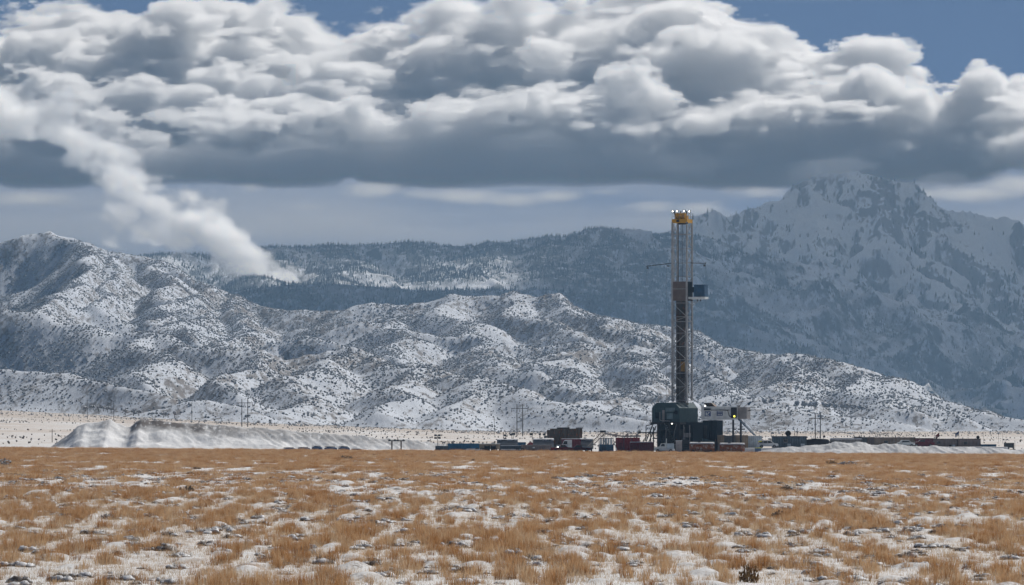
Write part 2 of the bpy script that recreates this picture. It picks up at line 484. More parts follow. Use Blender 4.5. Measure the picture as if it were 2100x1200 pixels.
chute = fbm(wpx / 75, wpy / 330, 5, 83, 0.62) + 0.6 * fbm(wpx / 300, wpy / 500, 3, 87)
w3 = 0.52 + 0.5 * chute + 0.55 * np.clip(steep - 0.75, -0.4, 0.8) + np.clip((300 - PZ) / 420, -0.35, 0.45)
w3 = np.clip((w3 - 0.12) / 0.5, 0, 1)
m, t, out = nodes('snowy_granite')
k = NT(t)
geo = k.n('ShaderNodeNewGeometry')
mp = k.n('ShaderNodeMapping'); t.links.new(geo.outputs['Position'], mp.inputs[0]); mp.inputs['Scale'].default_value = (1, 0.3, 0.4)
n1 = k.noise(mp.outputs[0], 0.09, 7, 0.75); n2 = k.noise(mp.outputs[0], 0.012, 4, 0.6)
att = k.n('ShaderNodeAttribute'); att.attribute_name = 'wood'
f = k.ramp(k.math('ADD', att.outputs['Fac'], k.math('MULTIPLY', k.math('SUBTRACT', n1, 0.5), 1.5)), 0.30, 0.85, 0.0, 0.85)
c = k.mix(f, (0.66, 0.70, 0.76), k.mix(n2, (0.10, 0.105, 0.115), (0.20, 0.20, 0.205)))
b = k.bsdf(c, 0.85, 0, 0.15)
t.links.new(k.bump(n1, 1.0, 10.0), b.inputs['Normal'])
t.links.new(b.outputs[0], out.inputs[0])
peak_o = tag(grid_mesh('mountain', PX, PY, PZ, m, {'wood': w3}), kind='structure')
# ------------------------------------------------------------------ air and clouds: real volumes
def volume_object(name, D, lo, hi, mat):
    """a volume grid filled from the array D"""
    nx, ny, nz = D.shape
    me = bpy.data.meshes.new(name + '_field')
    me.vertices.add(D.size)
    a = me.attributes.new('d', 'FLOAT', 'POINT')
    a.data.foreach_set('value', np.ascontiguousarray(D, dtype=np.float32).ravel())
    ho = bpy.data.objects.new(name + '_field', me)            # data only, never linked to the scene
    g = bpy.data.node_groups.new(name, 'GeometryNodeTree')
    g.interface.new_socket('Geometry', in_out='INPUT', socket_type='NodeSocketGeometry')
    g.interface.new_socket('Geometry', in_out='OUTPUT', socket_type='NodeSocketGeometry')
    N, L = g.nodes.new, g.links.new
    out, vc = N('NodeGroupOutput'), N('GeometryNodeVolumeCube')
    vc.inputs['Min'].default_value = lo
    vc.inputs['Max'].default_value = hi
    for k, n in zip('XYZ', D.shape): vc.inputs['Resolution ' + k].default_value = n
    pos, sep = N('GeometryNodeInputPosition'), N('ShaderNodeSeparateXYZ')
    L(pos.outputs[0], sep.inputs[0])
    def fm(op, a, b):
        m = N('ShaderNodeMath'); m.operation = op
        L(a, m.inputs[0])
        if b is not None: m.inputs[1].default_value = b
        return m.outputs[0]
    def im(op, a, b):
        m = N('FunctionNodeIntegerMath'); m.operation = op
        for i, v in enumerate((a, b)):
            if isinstance(v, int): m.inputs[i].default_value = v
            else: L(v, m.inputs[i])
        return m.outputs[0]
    ii = []
    for k, n in enumerate((nx, ny, nz)):
        t = fm('ROUND', fm('MULTIPLY', fm('SUBTRACT', sep.outputs[k], lo[k]), (n - 1) / (hi[k] - lo[k])), None)
        t = fm('MINIMUM', fm('MAXIMUM', t, 0.0), n - 1.0)
        fi = N('FunctionNodeFloatToInt'); L(t, fi.inputs[0]); ii.append(fi.outputs[0])
    idx = im('ADD', im('MULTIPLY', im('ADD', im('MULTIPLY', ii[0], ny), ii[1]), nz), ii[2])
    oi = N('GeometryNodeObjectInfo'); oi.inputs['Object'].default_value = ho
    si = N('GeometryNodeSampleIndex'); si.data_type = 'FLOAT'; si.domain = 'POINT'
    na = N('GeometryNodeInputNamedAttribute'); na.data_type = 'FLOAT'; na.inputs['Name'].default_value = 'd'
    L(oi.outputs['Geometry'], si.inputs['Geometry']); L(na.outputs['Attribute'], si.inputs['Value']); L(idx, si.inputs['Index'])
    L(si.outputs[0], vc.inputs['Density'])
    sm = N('GeometryNodeSetMaterial'); sm.inputs['Material'].default_value = mat
    L(vc.outputs[0], sm.inputs[0]); L(sm.outputs[0], out.inputs[0])
    m2 = bpy.data.meshes.new(name)
    m2.from_pydata([lo], [], [])
    m2.materials.append(mat)
    o = bpy.data.objects.new(name, m2)
    S.collection.objects.link(o)
    o.modifiers.new('volume', 'NODES').node_group = g
    return tag(o, kind='stuff')

def _up(a, n, ax):
    m = a.shape[ax]
    t = np.linspace(0, m - 1.001, n); i = t.astype(int); f = t - i; f = f * f * (3 - 2 * f)
    sh = [1] * a.ndim; sh[ax] = n
    f = f.reshape(sh).astype(np.float32)
    return np.take(a, i, ax) * (1 - f) + np.take(a, i + 1, ax) * f
def fbm3(shape, size, cell, octs, rng, gain=0.55):
    out = np.zeros(shape, np.float32); amp = 1.0
    for o in range(octs):
        a = rng.random([max(2, int(s / (c / 2 ** o)) + 2) for s, c in zip(size, cell)], dtype=np.float32) * 2 - 1
        for ax in range(3): a = _up(a, shape[ax], ax)
        out += amp * a; amp *= gain
    return out

class Field:
    def __init__(s, lo, hi, vox):
        s.lo, s.hi = lo, hi
        s.size = [hi[k] - lo[k] for k in range(3)]
        s.shape = [int(s.size[k] / vox[k]) for k in range(3)]
        s.ax = [np.linspace(lo[k], hi[k], s.shape[k], dtype=np.float32) for k in range(3)]
        s.d = np.full(s.shape, -500, np.float32)               # metres inside the cloud surface
    def splat(s, c, r, sq=(1, 1, 1), shear=0.0):
        R = r * 1.7
        sl = []
        for k in range(3):
            a = np.searchsorted(s.ax[k], c[k] - R * sq[k]); b = np.searchsorted(s.ax[k], c[k] + R * sq[k])
            if b <= a: return
            sl.append(slice(a, b))
        q = [(s.ax[k][sl[k]] - c[k]) / sq[k] for k in range(3)]
        v = r - np.sqrt(q[0][:, None, None] ** 2 + q[1][None, :, None] ** 2 + q[2][None, None, :] ** 2)
        t = tuple(sl)
        np.maximum(s.d[t], v, out=s.d[t])
    def grow(s, blobs, rng, kids=9, gens=2, rmin=40, k0=0.3, k1=0.55, flat=0.0):
        sq = lambda: (1 + flat * rng.uniform(0.2, 1.2), 1.15, 1 - flat * rng.uniform(0.1, 0.45))
        lvl = [(np.array(c, float), r) for c, r in blobs]
        for c, r in lvl: s.splat(c, r, sq())
        for g in range(gens):
            nxt = []
            for c, r in lvl:
                if r < rmin: continue
                for k in range(kids):
                    v = rng.normal(size=3); v /= np.linalg.norm(v)
                    if v[2] < -0.3: v[2] *= -0.5
                    if v[1] > 0.4: v[1] *= -1
                    rr = r * rng.uniform(k0, k1); cc = c + v * r * 0.85
                    s.splat(cc, rr, sq()); nxt.append((cc, rr))
            lvl = nxt
    def warp(s, rng, scales, calm=1.0):
        """push the field about by noise, sheared so that the lobes lean"""
        idx = []
        vox = [s.size[k] / s.shape[k] for k in range(3)]
        for k in range(3):
            w = 0
            for cell, amp in scales: w = w + fbm3(s.shape, s.size, (cell, cell, cell), 2, rng) * (amp / vox[k])
            w = w * calm
            sh = [1, 1, 1]; sh[k] = s.shape[k]
            w = w + np.arange(s.shape[k], dtype=np.float32).reshape(sh)
            idx.append(np.clip(np.rint(w), 0, s.shape[k] - 1).astype(np.int32))
        s.d = s.d[idx[0], idx[1], idx[2]]
    def close(s, D):
        for ax in range(3):
            i = [slice(None)] * 3
            i[ax] = 0; D[tuple(i)] = 0
            i[ax] = -1; D[tuple(i)] = 0
        return D

def cloud_material(name, density, aniso, color=(1.0, 1.0, 1.0)):
    m, t, out = nodes(name)
    pv = t.nodes.new('ShaderNodeVolumePrincipled')
    pv.inputs['Color'].default_value = (*color, 1)
    pv.inputs['Density'].default_value = density
    pv.inputs['Anisotropy'].default_value = aniso
    t.links.new(pv.outputs[0], out.inputs['Volume'])
    return m

# --- the cumulus bank beyond the mountains
CY = 24500.0
_rc = np.random.default_rng(5)
def cb(u, v, r, dy): return (at(u, v, CY)[0], CY + dy, at(u, v, CY)[2]), r / FPX * CY
blobs, deck = [], []
for u in range(-360, 2460, 80):                                # the flat dark deck at the foot of the bank
    e = 20 * math.sin(u / 210.0) + 12 * math.sin(u / 77.0 + 1)
    if u > 1650: e -= 22
    deck.append(cb(u, 330 + e + _rc.normal() * 6, 62 + _rc.normal() * 7, 60 + _rc.normal() * 50))
    deck.append(cb(u + 40, 262 + _rc.normal() * 12, 74, 240 + _rc.normal() * 60))
for u, v in ((800, 340), (900, 344), (1000, 342), (1100, 346), (1180, 348), (1260, 346)): deck.append(cb(u, v, 58, 70))
for u in range(-360, 2460, 105):                               # its sunlit slope climbing back
    for v, dy in ((205, 520), (150, 820), (95, 1080), (40, 1300), (-15, 1480)):
        top = -200 if u < 100 else 30 if u < 215 else -60 if u < 560 else 75 if u < 760 else 10 if u < 960 else -40 if u < 1480 else 60 if u < 1640 else 95 + (u - 1640) * 0.24
        if v - 55 < top or u > 1600 or _rc.random() < 0.25: continue
        blobs.append(cb(u + _rc.normal() * 45, v + _rc.normal() * 20, 58 + _rc.uniform(-22, 50), dy + _rc.normal() * 90))
for u, v, r, dy in ((40, 90, 85, 720), (150, 125, 70, 560), (60, 200, 70, 380), (300, 60, 80, 840), (385, 150, 62, 520), (420, 80, 80, 800), (520, 95, 70, 760),
                    (590, 190, 75, 430), (480, 215, 66, 330), (300, 215, 60, 330), (680, 140, 72, 660), (760, 130, 60, 700), (700, 220, 60, 330),
                    (820, 90, 72, 820), (900, 50, 85, 950), (830, 200, 80, 400), (1000, 90, 85, 760), (930, 150, 60, 520), (1120, 40, 90, 960),
                    (1110, 180, 85, 420), (1250, 40, 95, 1000), (1240, 110, 85, 640), (1380, 50, 90, 900), (1340, 150, 60, 420), (1480, 60, 80, 900),
                    (1480, 150, 70, 480), (1570, 105, 68, 720), (1680, 105, 66, 760), (1600, 170, 60, 420), (1780, 120, 66, 720), (1740, 190, 60, 420), (1870, 155, 60, 640), (1700, 215, 48, 160), (1790, 225, 52, 220),
                    (1860, 255, 52, 180), (1940, 200, 48, 520), (1950, 275, 50, 200), (2040, 230, 56, 480), (2040, 300, 48, 160), (2130, 220, 66, 560), (2120, 290, 60, 200), (2250, 240, 95, 560), (2380, 230, 110, 560)):
    blobs.append(cb(u, v, r, dy))
Fc = Field((-3400, CY - 440, 1040), (3400, CY + 1750, 2440), (9.5, 15, 9.5))
blobs = [((c[0], CY + (c[1] - CY) * 1.2, c[2]), r) for c, r in blobs]
Fc.grow(blobs, _rc, kids=7, gens=1, k0=0.3, k1=0.6, flat=0.6)
for c, r in deck: Fc.splat(c, r, (2.0, 1.3, 0.85))
scraps = [cb(u, v, r, dy) for u, v, r, dy in ((1255, 190, 24, -230), (1300, 200, 30, -240), (1350, 225, 32, -250), (1410, 245, 30, -260), (1470, 262, 26, -260), (1520, 278, 20, -260), (1555, 290, 13, -260),
          (1670, 215, 26, -200), (1720, 235, 28, -210), (1790, 255, 30, -220), (1860, 285, 30, -220), (1930, 305, 28, -220), (2010, 320, 30, -230), (2090, 325, 32, -230), (2180, 340, 34, -230),
          (760, 235, 22, -150), (800, 255, 18, -150), (560, 255, 26, -120), (610, 262, 26, -120), (1090, 225, 24, -150), (1030, 200, 26, -120), (900, 225, 24, -140))]
Fc.grow(scraps, _rc, kids=7, rmin=22)
calm = np.clip((Fc.ax[2] - 1260) / 200, 0.15, 1)[None, None, :]
Fc.warp(_rc, ((520, 110), (210, 55), (80, 20)), calm)
n1 = fbm3(Fc.shape, Fc.size, (330, 330, 250), 6, _rc, 0.70)
n1 = n1 * np.maximum(calm, 0.4)
edge = fbm3(Fc.shape, Fc.size, (620, 620, 420), 2, _rc)
n2 = fbm3(Fc.shape, Fc.size, (300, 200, 70), 4, _rc, 0.68)
for iz in range(Fc.shape[2]): n2[:, :, iz] = np.roll(n2[:, :, iz], int(1.3 * iz), axis=0)     # wind shear
v = Fc.d + n1 * 62 + n2 * 58 * calm + 0
D = np.clip(v / (20 + 110 * np.clip(edge + 0.05, 0, 1.4)), 0, 1)
foot = 1205 + 14 * np.sin(Fc.ax[0] / 310.0) + 9 * np.sin(Fc.ax[0] / 120.0 + 2)
D = D * np.clip((Fc.ax[2][None, None, :] - foot[:, None, None]) / 85, 0, 1) ** 1.2
cloud = volume_object('cloud_bank', Fc.close(D), Fc.lo, Fc.hi, cloud_material('cloud', 0.046, 0.72))
del n1, n2, edge, v, D, Fc

# --- sunlit shreds of stratus hanging in front of the deck's foot
SY = 22700.0
Fs = Field((-3000, SY - 220, 960), (3000, SY + 220, 1190), (13, 24, 9))
for u, v, r, q in ((770, 392, 26, 2.2), (860, 400, 20, 2.8), (960, 402, 22, 3.4), (1060, 408, 22, 3.4), (1150, 403, 20, 3.2), (1240, 396, 18, 2), (1330, 424, 22, 2.8), (1440, 428, 20, 2.8), (1880, 400, 26, 3.4), (2000, 396, 30, 3.2), (2090, 380, 32, 3), (2190, 380, 32, 3), (520, 388, 16, 1.8), (60, 410, 26, 3.4), (-80, 410, 26, 3.2), (250, 440, 18, 3.5), (640, 430, 14, 3), (1560, 395, 18, 3)):
    p_ = at(u, v, SY)
    Fs.splat((p_[0], SY + _rc.normal() * 60, p_[2]), r / FPX * SY, (q, 2.5, 0.6))
n1 = fbm3(Fs.shape, Fs.size, (260, 200, 70), 5, _rc, 0.66)
D = np.clip((Fs.d + n1 * 26 + 4) / 60, 0, 1)
stratus = volume_object('low_stratus', Fs.close(D), Fs.lo, Fs.hi, cloud_material('stratus', 0.012, 0.7))
del n1, D, Fs

# --- the tongue of low cloud that spills down in front of the wooded ridge
GY = 12000.0
def fb(u, v, r, dy=0): return (at(u, v, GY)[0], GY + dy, at(u, v, GY)[2]), r / FPX * GY
Ff = Field((-1420, GY - 190, 320), (-480, GY + 190, 860), (4.8, 9, 4.8))
Ff.grow([fb(*b) for b in ((-90, 215, 44), (-20, 235, 42), (40, 250, 40), (95, 265, 38), (150, 290, 36), (200, 320, 36), (245, 350, 36), (290, 385, 38), (335, 415, 40), (385, 445, 40), (430, 480, 40),
         (465, 515, 38), (490, 542, 36), (520, 562, 26), (552, 574, 18), (580, 566, 12), (600, 548, 10), (625, 566, 8), (660, 572, 8), (255, 430, 26), (310, 460, 26), (370, 490, 26), (240, 480, 14), (120, 235, 34), (190, 265, 30))], _rc, kids=8, rmin=20)
n1 = fbm3(Ff.shape, Ff.size, (130, 130, 80), 5, _rc, 0.68)
Ff.warp(_rc, ((120, 26), (45, 10)))
n2 = fbm3(Ff.shape, Ff.size, (70, 60, 36), 4, _rc, 0.65)
for iz in range(Ff.shape[2]): n2[:, :, iz] = np.roll(n2[:, :, iz], -iz, axis=0)
v = Ff.d + n1 * 32 + n2 * 20 + 17
D = np.clip(v / 46, 0, 1)
low_cloud = volume_object('cloud_tongue', Ff.close(D), Ff.lo, Ff.hi, cloud_material('low_cloud', 0.08, 0.7))
del n1, v, D, Ff

# --- a separate cloud layer out of view overhead, added to shade the far mountains
Fd = Field((-2200, 11000, 1650), (6200, 19500, 2250), (70, 70, 50))
n1 = fbm3(Fd.shape, Fd.size, (1500, 1300, 900), 4, _rc, 0.55)
zc = np.abs(Fd.ax[2] - 1950)[None, None, :] / 300
Y_ = Fd.ax[1][None, :, None]; X_ = Fd.ax[0][:, None, None]
rim = np.minimum(1, np.minimum((Y_ - 11000) / 900, (19500 - Y_) / 900)) * np.minimum(1, np.minimum((X_ + 2200) / 900, (6200 - X_) / 900))
rim = np.where((X_ > -1500) & (X_ < 1150) & (Y_ > 12350) & (Y_ < 14100), 0, rim)      # gap cut so the sun reaches the low cloud tongue
D = np.clip((n1 + 0.95 - zc ** 2 * 0.9 - (1 - rim) * 1.5) * 2, 0, 1)
shade_cloud_o = volume_object('shade_cloud', Fd.close(D), Fd.lo, Fd.hi, cloud_material('deck', 0.007, 0.0))
# --- a thin sheet of high haze and stratus low behind the bank
VY = 28500.0
Fv = Field((-4200, VY, 500), (4200, VY + 1200, 1750), (60, 100, 28))
n1 = fbm3(Fv.shape, Fv.size, (1600, 900, 150), 4, _rc, 0.55)
zc = (np.clip((Fv.ax[2] - 500) / 500, 0, 1) * np.clip((1750 - Fv.ax[2]) / 500, 0, 1))[None, None, :]
D = np.clip((n1 * 0.5 + 0.6) * zc, 0, 1)
veil = volume_object('cloud_veil', Fv.close(D), Fv.lo, Fv.hi, cloud_material('veil', 0.0017, 0.0))
del n1, D, Fd, Fv, X_, Y_, rim

# --- a scarf of cloud hanging on the summit
TY = 15650.0
Ft = Field((700, TY - 260, 720), (1700, TY + 260, 925), (11, 26, 8))
for u, v, r in ((1620, 372, 20), (1650, 362, 26), (1680, 352, 26), (1710, 346, 24), (1745, 342, 20), (1790, 344, 16), (1590, 385, 14), (1840, 372, 12), (1900, 378, 16), (1960, 372, 18), (2030, 368, 20)):
    p_ = at(u, v, TY); Ft.splat((p_[0], TY - 60, p_[2]), r / FPX * TY, (2.2, 2.2, 0.9))
n1 = fbm3(Ft.shape, Ft.size, (170, 170, 90), 4, _rc, 0.62)
D = np.clip((Ft.d + n1 * 22) / 60, 0, 1)
scarf = volume_object('summit_cloud', Ft.close(D), Ft.lo, Ft.hi, cloud_material('scarf', 0.03, 0.6))
del n1, D, Ft

# --- the air between here and the mountains
hm, ht, hout = nodes('air')
pv = ht.nodes.new('ShaderNodeVolumePrincipled')
pv.inputs['Color'].default_value = (0.42, 0.68, 1.0, 1)
pv.inputs['Density'].default_value = HAZE_DENSITY
pv.inputs['Anisotropy'].default_value = 0.0
ht.links.new(pv.outputs[0], hout.inputs['Volume'])
tag(MB().box(-9000, 9000, -600, 17200, -30, 935).build('haze', hm), kind='stuff')
# ------------------------------------------------------------------ ground of the plain
rng = np.random.default_rng(77)
def rows(y0, y1, s0, p):
    ys, y = [], y0
    while y < y1:
        ys.append(y); y += s0 * (y / y0) ** p
    return ys
gy = np.array([-400, -50, 60, 110, 140] + rows(150, 1180, 0.62, 1.3) + rows(1180, 3700, 9, 0.9) + [3700])
tl = np.tan(np.radians(np.linspace(-8.2, 8.2, 560)))
tl = np.concatenate([[-6, -2.5, -1.2, -.6, -.35, -.22, -.17], tl, [.17, .22, .35, .6, 1.2, 2.5, 6]])
GYY = np.repeat(gy[:, None], len(tl), 1)
GXX = np.maximum(gy, 140)[:, None] * tl[None, :]
und = (0.10 + 0.16 * np.clip((GYY - 500) / 300, 0, 1)) * fbm(GXX / 30, GYY / 70, 3, 12) * np.clip((1200 - GYY) / 300, 0, 1)
GZZ = plain_z(GXX, GYY) + und + 0.035 * fbm(GXX / 1.1, GYY / 3.0, 3, 18) * (GYY < 700)
bare = np.zeros(GZZ.shape)
def ground_z(x, y):
    return float(plain_z(np.array(x, float), np.array(y, float)) + (0.10 + 0.16 * min(1, max(0, (y - 500) / 300))) * fbm(np.array([x / 30.0]), np.array([y / 70.0]), 3, 12)[0] * min(1, max(0, (1200 - y) / 300)))
# low hummocks of snowed-over brush
hum = []
for i in range(1000):
    y = math.sqrt(rng.uniform(160 ** 2, 520 ** 2))
    x = y * rng.uniform(-0.13, 0.13)
    if fbm(np.array([x / 9]), np.array([y / 40]), 2, 40)[0] < -0.25: continue
    r = rng.uniform(0.28, 0.75) * (1.35 if rng.random() < 0.15 else 1)
    hum.append((x, y, r, r * rng.uniform(0.2, 0.38)))
for x, y, r, h in hum:
    ry = max(r * 1.5, 0.9 * (y / 150) ** 1.3 * 0.62 * 2)
    i0, i1 = np.searchsorted(gy, y - ry), np.searchsorted(gy, y + ry)
    j0, j1 = np.searchsorted(tl, (x - r * 1.3) / y), np.searchsorted(tl, (x + r * 1.3) / y)
    if i1 <= i0 or j1 <= j0: continue
    q = ((GXX[i0:i1, j0:j1] - x) / r) ** 2 + ((GYY[i0:i1, j0:j1] - y) / ry) ** 2
    w = np.clip(1 - q, 0, 1)
    GZZ[i0:i1, j0:j1] = np.maximum(GZZ[i0:i1, j0:j1], GZZ[i0:i1, j0:j1] * 0.4 + 0.6 * (GZZ[i0, j0]) + h * w ** 0.7)
    bare[i0:i1, j0:j1] = np.maximum(bare[i0:i1, j0:j1], np.clip(q * 1.2, 0.25, 1) * (w > 0) * (0.5 + 0.5 * ((x * 13.7) % 1)))
m, t, out = nodes('snowy_ground')
k = NT(t)
geo = k.n('ShaderNodeNewGeometry'); P = geo.outputs['Position']
sep = k.n('ShaderNodeSeparateXYZ'); t.links.new(P, sep.inputs[0])
mp = k.n('ShaderNodeMapping'); t.links.new(P, mp.inputs[0]); mp.inputs['Scale'].default_value = (1, 0.25, 1)
n1 = k.noise(mp.outputs[0], 1.6, 6, 0.65)
n2 = k.noise(mp.outputs[0], 0.22, 5, 0.6)
n3 = k.noise(P, 7.0, 4, 0.7)
n4 = k.noise(mp.outputs[0], 0.02, 5, 0.62)
att = k.n('ShaderNodeAttribute'); att.attribute_name = 'bare'
c = k.mix(k.ramp(n2, 0.3, 0.7), (0.66, 0.68, 0.71), (0.76, 0.77, 0.79))
litter = k.mix(n3, (0.30, 0.17, 0.085), (0.21, 0.15, 0.11))
c = k.mix(k.math('MULTIPLY', k.ramp(k.math('ADD', k.math('MULTIPLY', n1, 0.7), k.math('MULTIPLY', n2, 0.5)), 0.60, 0.80), 0.75), c, litter)
c = k.mix(k.math('MULTIPLY', att.outputs['Fac'], k.ramp(n3, 0.36, 0.60)), c, (0.17, 0.145, 0.13))
# beyond the pad: thin tan grass through thin snow
far = k.ramp(sep.outputs[1], 1150, 1500)
tan = k.mix(k.ramp(n4, 0.35, 0.65), (0.58, 0.53, 0.49), (0.70, 0.70, 0.71))
tan = k.mix(k.math('MULTIPLY', k.ramp(n2, 0.5, 0.72), 0.55), tan, (0.33, 0.25, 0.18))
tan = k.mix(k.math('MULTIPLY', k.ramp(sep.outputs[1], 2300, 3000), 0.45), tan, (0.42, 0.33, 0.25))
c = k.mix(far, c, tan)
b = k.bsdf(c, 0.8, 0, 0.2)
t.links.new(k.bump(k.math('ADD', n1, k.math('MULTIPLY', n3, 0.3)), 0.8, 0.12), b.inputs['Normal'])
t.links.new(b.outputs[0], out.inputs[0])
MAT_GROUND = m
tag(grid_mesh('ground', GXX, GYY, GZZ, m, {'bare': bare}), kind='structure')
# land beyond the modelled sheets, darkened to bounce little light under the clouds
tag(MB().add([(-40000, -8000, -25), (40000, -8000, -25), (40000, 40000, -25), (-40000, 40000, -25)], [(0, 1, 2, 3)]).build('terrain', paint('low_bounce_land', (0.045, 0.052, 0.055), 0.9, 0, 0, scale=0.002, dirtiness=0.1)), kind='structure')

# ------------------------------------------------------------------ vegetation sources and scatter
SRC = {}
def source(kind, meshes):
    """meshes kept out of the scene, used only as instances of uncountable growth"""
    c = bpy.data.collections.new(kind + '_source')
    for i, (mb, mat, smooth) in enumerate(meshes):
        o = mb.build('%s_form' % kind, mat, smooth=smooth)
        if hasattr(mb, 'tip'):
            o.data.attributes.new('tip', 'FLOAT', 'POINT').data.foreach_set('value', np.array(mb.tip, np.float32))
        S.collection.objects.unlink(o)
        c.objects.link(o)
    SRC[kind] = c
    return c

def scatter(name, pts, scale, src, rot=None, tilt=0.0):
    me = bpy.data.meshes.new(name)
    me.vertices.add(len(pts))
    me.vertices.foreach_set('co', np.asarray(pts, np.float32).ravel())
    for nm, a in (('size', scale), ('turn', rng.uniform(0, 6.283, len(pts)) if rot is None else rot)):
        at_ = me.attributes.new(nm, 'FLOAT', 'POINT'); at_.data.foreach_set('value', np.asarray(a, np.float32))
    o = bpy.data.objects.new(name, me)
    S.collection.objects.link(o)
    g = bpy.data.node_groups.new(name, 'GeometryNodeTree')
    g.interface.new_socket('Geometry', in_out='INPUT', socket_type='NodeSocketGeometry')
    g.interface.new_socket('Geometry', in_out='OUTPUT', socket_type='NodeSocketGeometry')
    N, L = g.nodes.new, g.links.new
    gi, go = N('NodeGroupInput'), N('NodeGroupOutput')
    ip = N('GeometryNodeInstanceOnPoints'); ci = N('GeometryNodeCollectionInfo')
    ci.inputs['Collection'].default_value = src
    ci.inputs['Separate Children'].default_value = True
    ci.inputs['Reset Children'].default_value = True
    ip.inputs['Pick Instance'].default_value = True
    a1, a2 = N('GeometryNodeInputNamedAttribute'), N('GeometryNodeInputNamedAttribute')
    a1.data_type = a2.data_type = 'FLOAT'
    a1.inputs['Name'].default_value = 'size'; a2.inputs['Name'].default_value = 'turn'
    cx = N('ShaderNodeCombineXYZ'); L(a2.outputs['Attribute'], cx.inputs[2])
    e2r = N('FunctionNodeEulerToRotation'); L(cx.outputs[0], e2r.inputs[0])
    L(gi.outputs[0], ip.inputs['Points']); L(ci.outputs[0], ip.inputs['Instance'])
    L(e2r.outputs[0], ip.inputs['Rotation']); L(a1.outputs['Attribute'], ip.inputs['Scale'])
    L(ip.outputs[0], go.inputs[0])
    o.modifiers.new('scatter', 'NODES').node_group = g
    return tag(o, kind='stuff')

def grass_material(name, base, tip, pale):
    m, t, out = nodes(name)
    k = NT(t)
    geo = k.n('ShaderNodeNewGeometry'); oi = k.n('ShaderNodeObjectInfo')
    a = k.n('ShaderNodeAttribute'); a.attribute_name = 'tip'
    mp = k.n('ShaderNodeMapping'); t.links.new(geo.outputs['Position'], mp.inputs[0]); mp.inputs['Scale'].default_value = (1, 0.2, 1)
    n = k.noise(mp.outputs[0], 0.35, 4, 0.6)
    c = k.mix(a.outputs['Fac'], base, tip)
    c = k.mix(k.math('MULTIPLY', k.ramp(k.math('ADD', n, k.math('MULTIPLY', oi.outputs['Random'], 0.45)), 0.52, 0.95), 0.9), c, pale)
    b = k.bsdf(c, 0.7, 0, 0.2)
    tr = k.n('ShaderNodeBsdfTranslucent'); t.links.new(c, tr.inputs[0])
    mx = k.n('ShaderNodeMixShader'); mx.inputs[0].default_value = 0.5
    t.links.new(b.outputs[0], mx.inputs[1]); t.links.new(tr.outputs[0], mx.inputs[2])
    t.links.new(mx.outputs[0], out.inputs[0])
    return m

def foliage(name, dark, light, snow, translucent=0.0):
    m, t, out = nodes(name)
    k = NT(t)
    geo = k.n('ShaderNodeNewGeometry')
    oi = k.n('ShaderNodeObjectInfo')
    sep = k.n('ShaderNodeSeparateXYZ'); t.links.new(geo.outputs['Normal'], sep.inputs[0])
    c = k.mix(oi.outputs['Random'], dark, light)
    n = k.noise(geo.outputs['Position'], 0.9, 3)
    if snow:
        c = k.mix(k.math('MULTIPLY', k.ramp(sep.outputs[2], 0.15, 0.7), k.ramp(n, 0.60 - snow * 0.4, 0.72 - snow * 0.4)), c, (0.78, 0.80, 0.84))
    b = k.bsdf(c, 0.75, 0, 0.15)
    if translucent:
        tr = k.n('ShaderNodeBsdfTranslucent'); t.links.new(c, tr.inputs[0])
        mx = k.n('ShaderNodeMixShader'); mx.inputs[0].default_value = translucent
        t.links.new(b.outputs[0], mx.inputs[1]); t.links.new(tr.outputs[0], mx.inputs[2])
        t.links.new(mx.outputs[0], out.inputs[0])
    else:
        t.links.new(b.outputs[0], out.inputs[0])
    return m

MAT_JUNIPER = foliage('juniper_foliage', (0.11, 0.118, 0.128), (0.20, 0.19, 0.185), 0.7)
MAT_CONIFER = foliage('conifer_foliage', (0.035, 0.045, 0.042), (0.06, 0.065, 0.055), 0.3)
MAT_BRUSH = foliage('brush_twigs', (0.12, 0.10, 0.08), (0.2, 0.16, 0.13), 0.4)
def juniper_form(seed):
    r = random.Random(seed); b = MB()
    for q in range(3):
        b.blob((r.uniform(-.3, .3), r.uniform(-.3, .3), r.uniform(.3, .75)), (r.uniform(.3, .5), r.uniform(.3, .5), r.uniform(.35, .6)), seed * 7 + q, 6, 4, .3)
    return b
def conifer_form(seed):
    r = random.Random(seed); b = MB()
    n = 6
    for q in range(4):
        z0 = .08 + q * .2; w = .24 * (1 - q * .22)
        vs = [(w * r.uniform(.6, 1.2) * math.cos(6.283 * j / n), w * r.uniform(.6, 1.2) * math.sin(6.283 * j / n), z0 + r.uniform(-.04, .04)) for j in range(n)] + [(r.uniform(-.02, .02), 0, z0 + .38)]
        b.add(vs, [(j, (j + 1) % n, n) for j in range(n)])
    b.bar((0, 0, 0), (0, 0, .2), .03, 4)
    return b
source('juniper', [(juniper_form(i), MAT_JUNIPER, False) for i in range(5)])
source('brush', [(juniper_form(i + 20), MAT_BRUSH, False) for i in range(4)])
source('conifer', [(conifer_form(i), MAT_CONIFER, False) for i in range(5)])

def sample_grid(X, Y, Z, weight, n):
    """random points on a height grid, denser where weight is high"""
    dy = np.gradient(Y, axis=0); dx = np.gradient(X, axis=1)
    w = np.clip(weight, 0, None) * np.abs(dy * dx)
    w = w[:-1, :-1].ravel(); w = w / w.sum()
    i = np.searchsorted(np.cumsum(w), rng.random(n)); i = np.minimum(i, len(w) - 1)
    c = X.shape[1] - 1
    r_, c_ = i // c, i % c
    u, v = rng.random(n), rng.random(n)
    def lerp(A): return (A[r_, c_] * (1 - u) + A[r_, c_ + 1] * u) * (1 - v) + (A[r_ + 1, c_] * (1 - u) + A[r_ + 1, c_ + 1] * u) * v
    return np.stack([lerp(X), lerp(Y), lerp(Z)], 1)

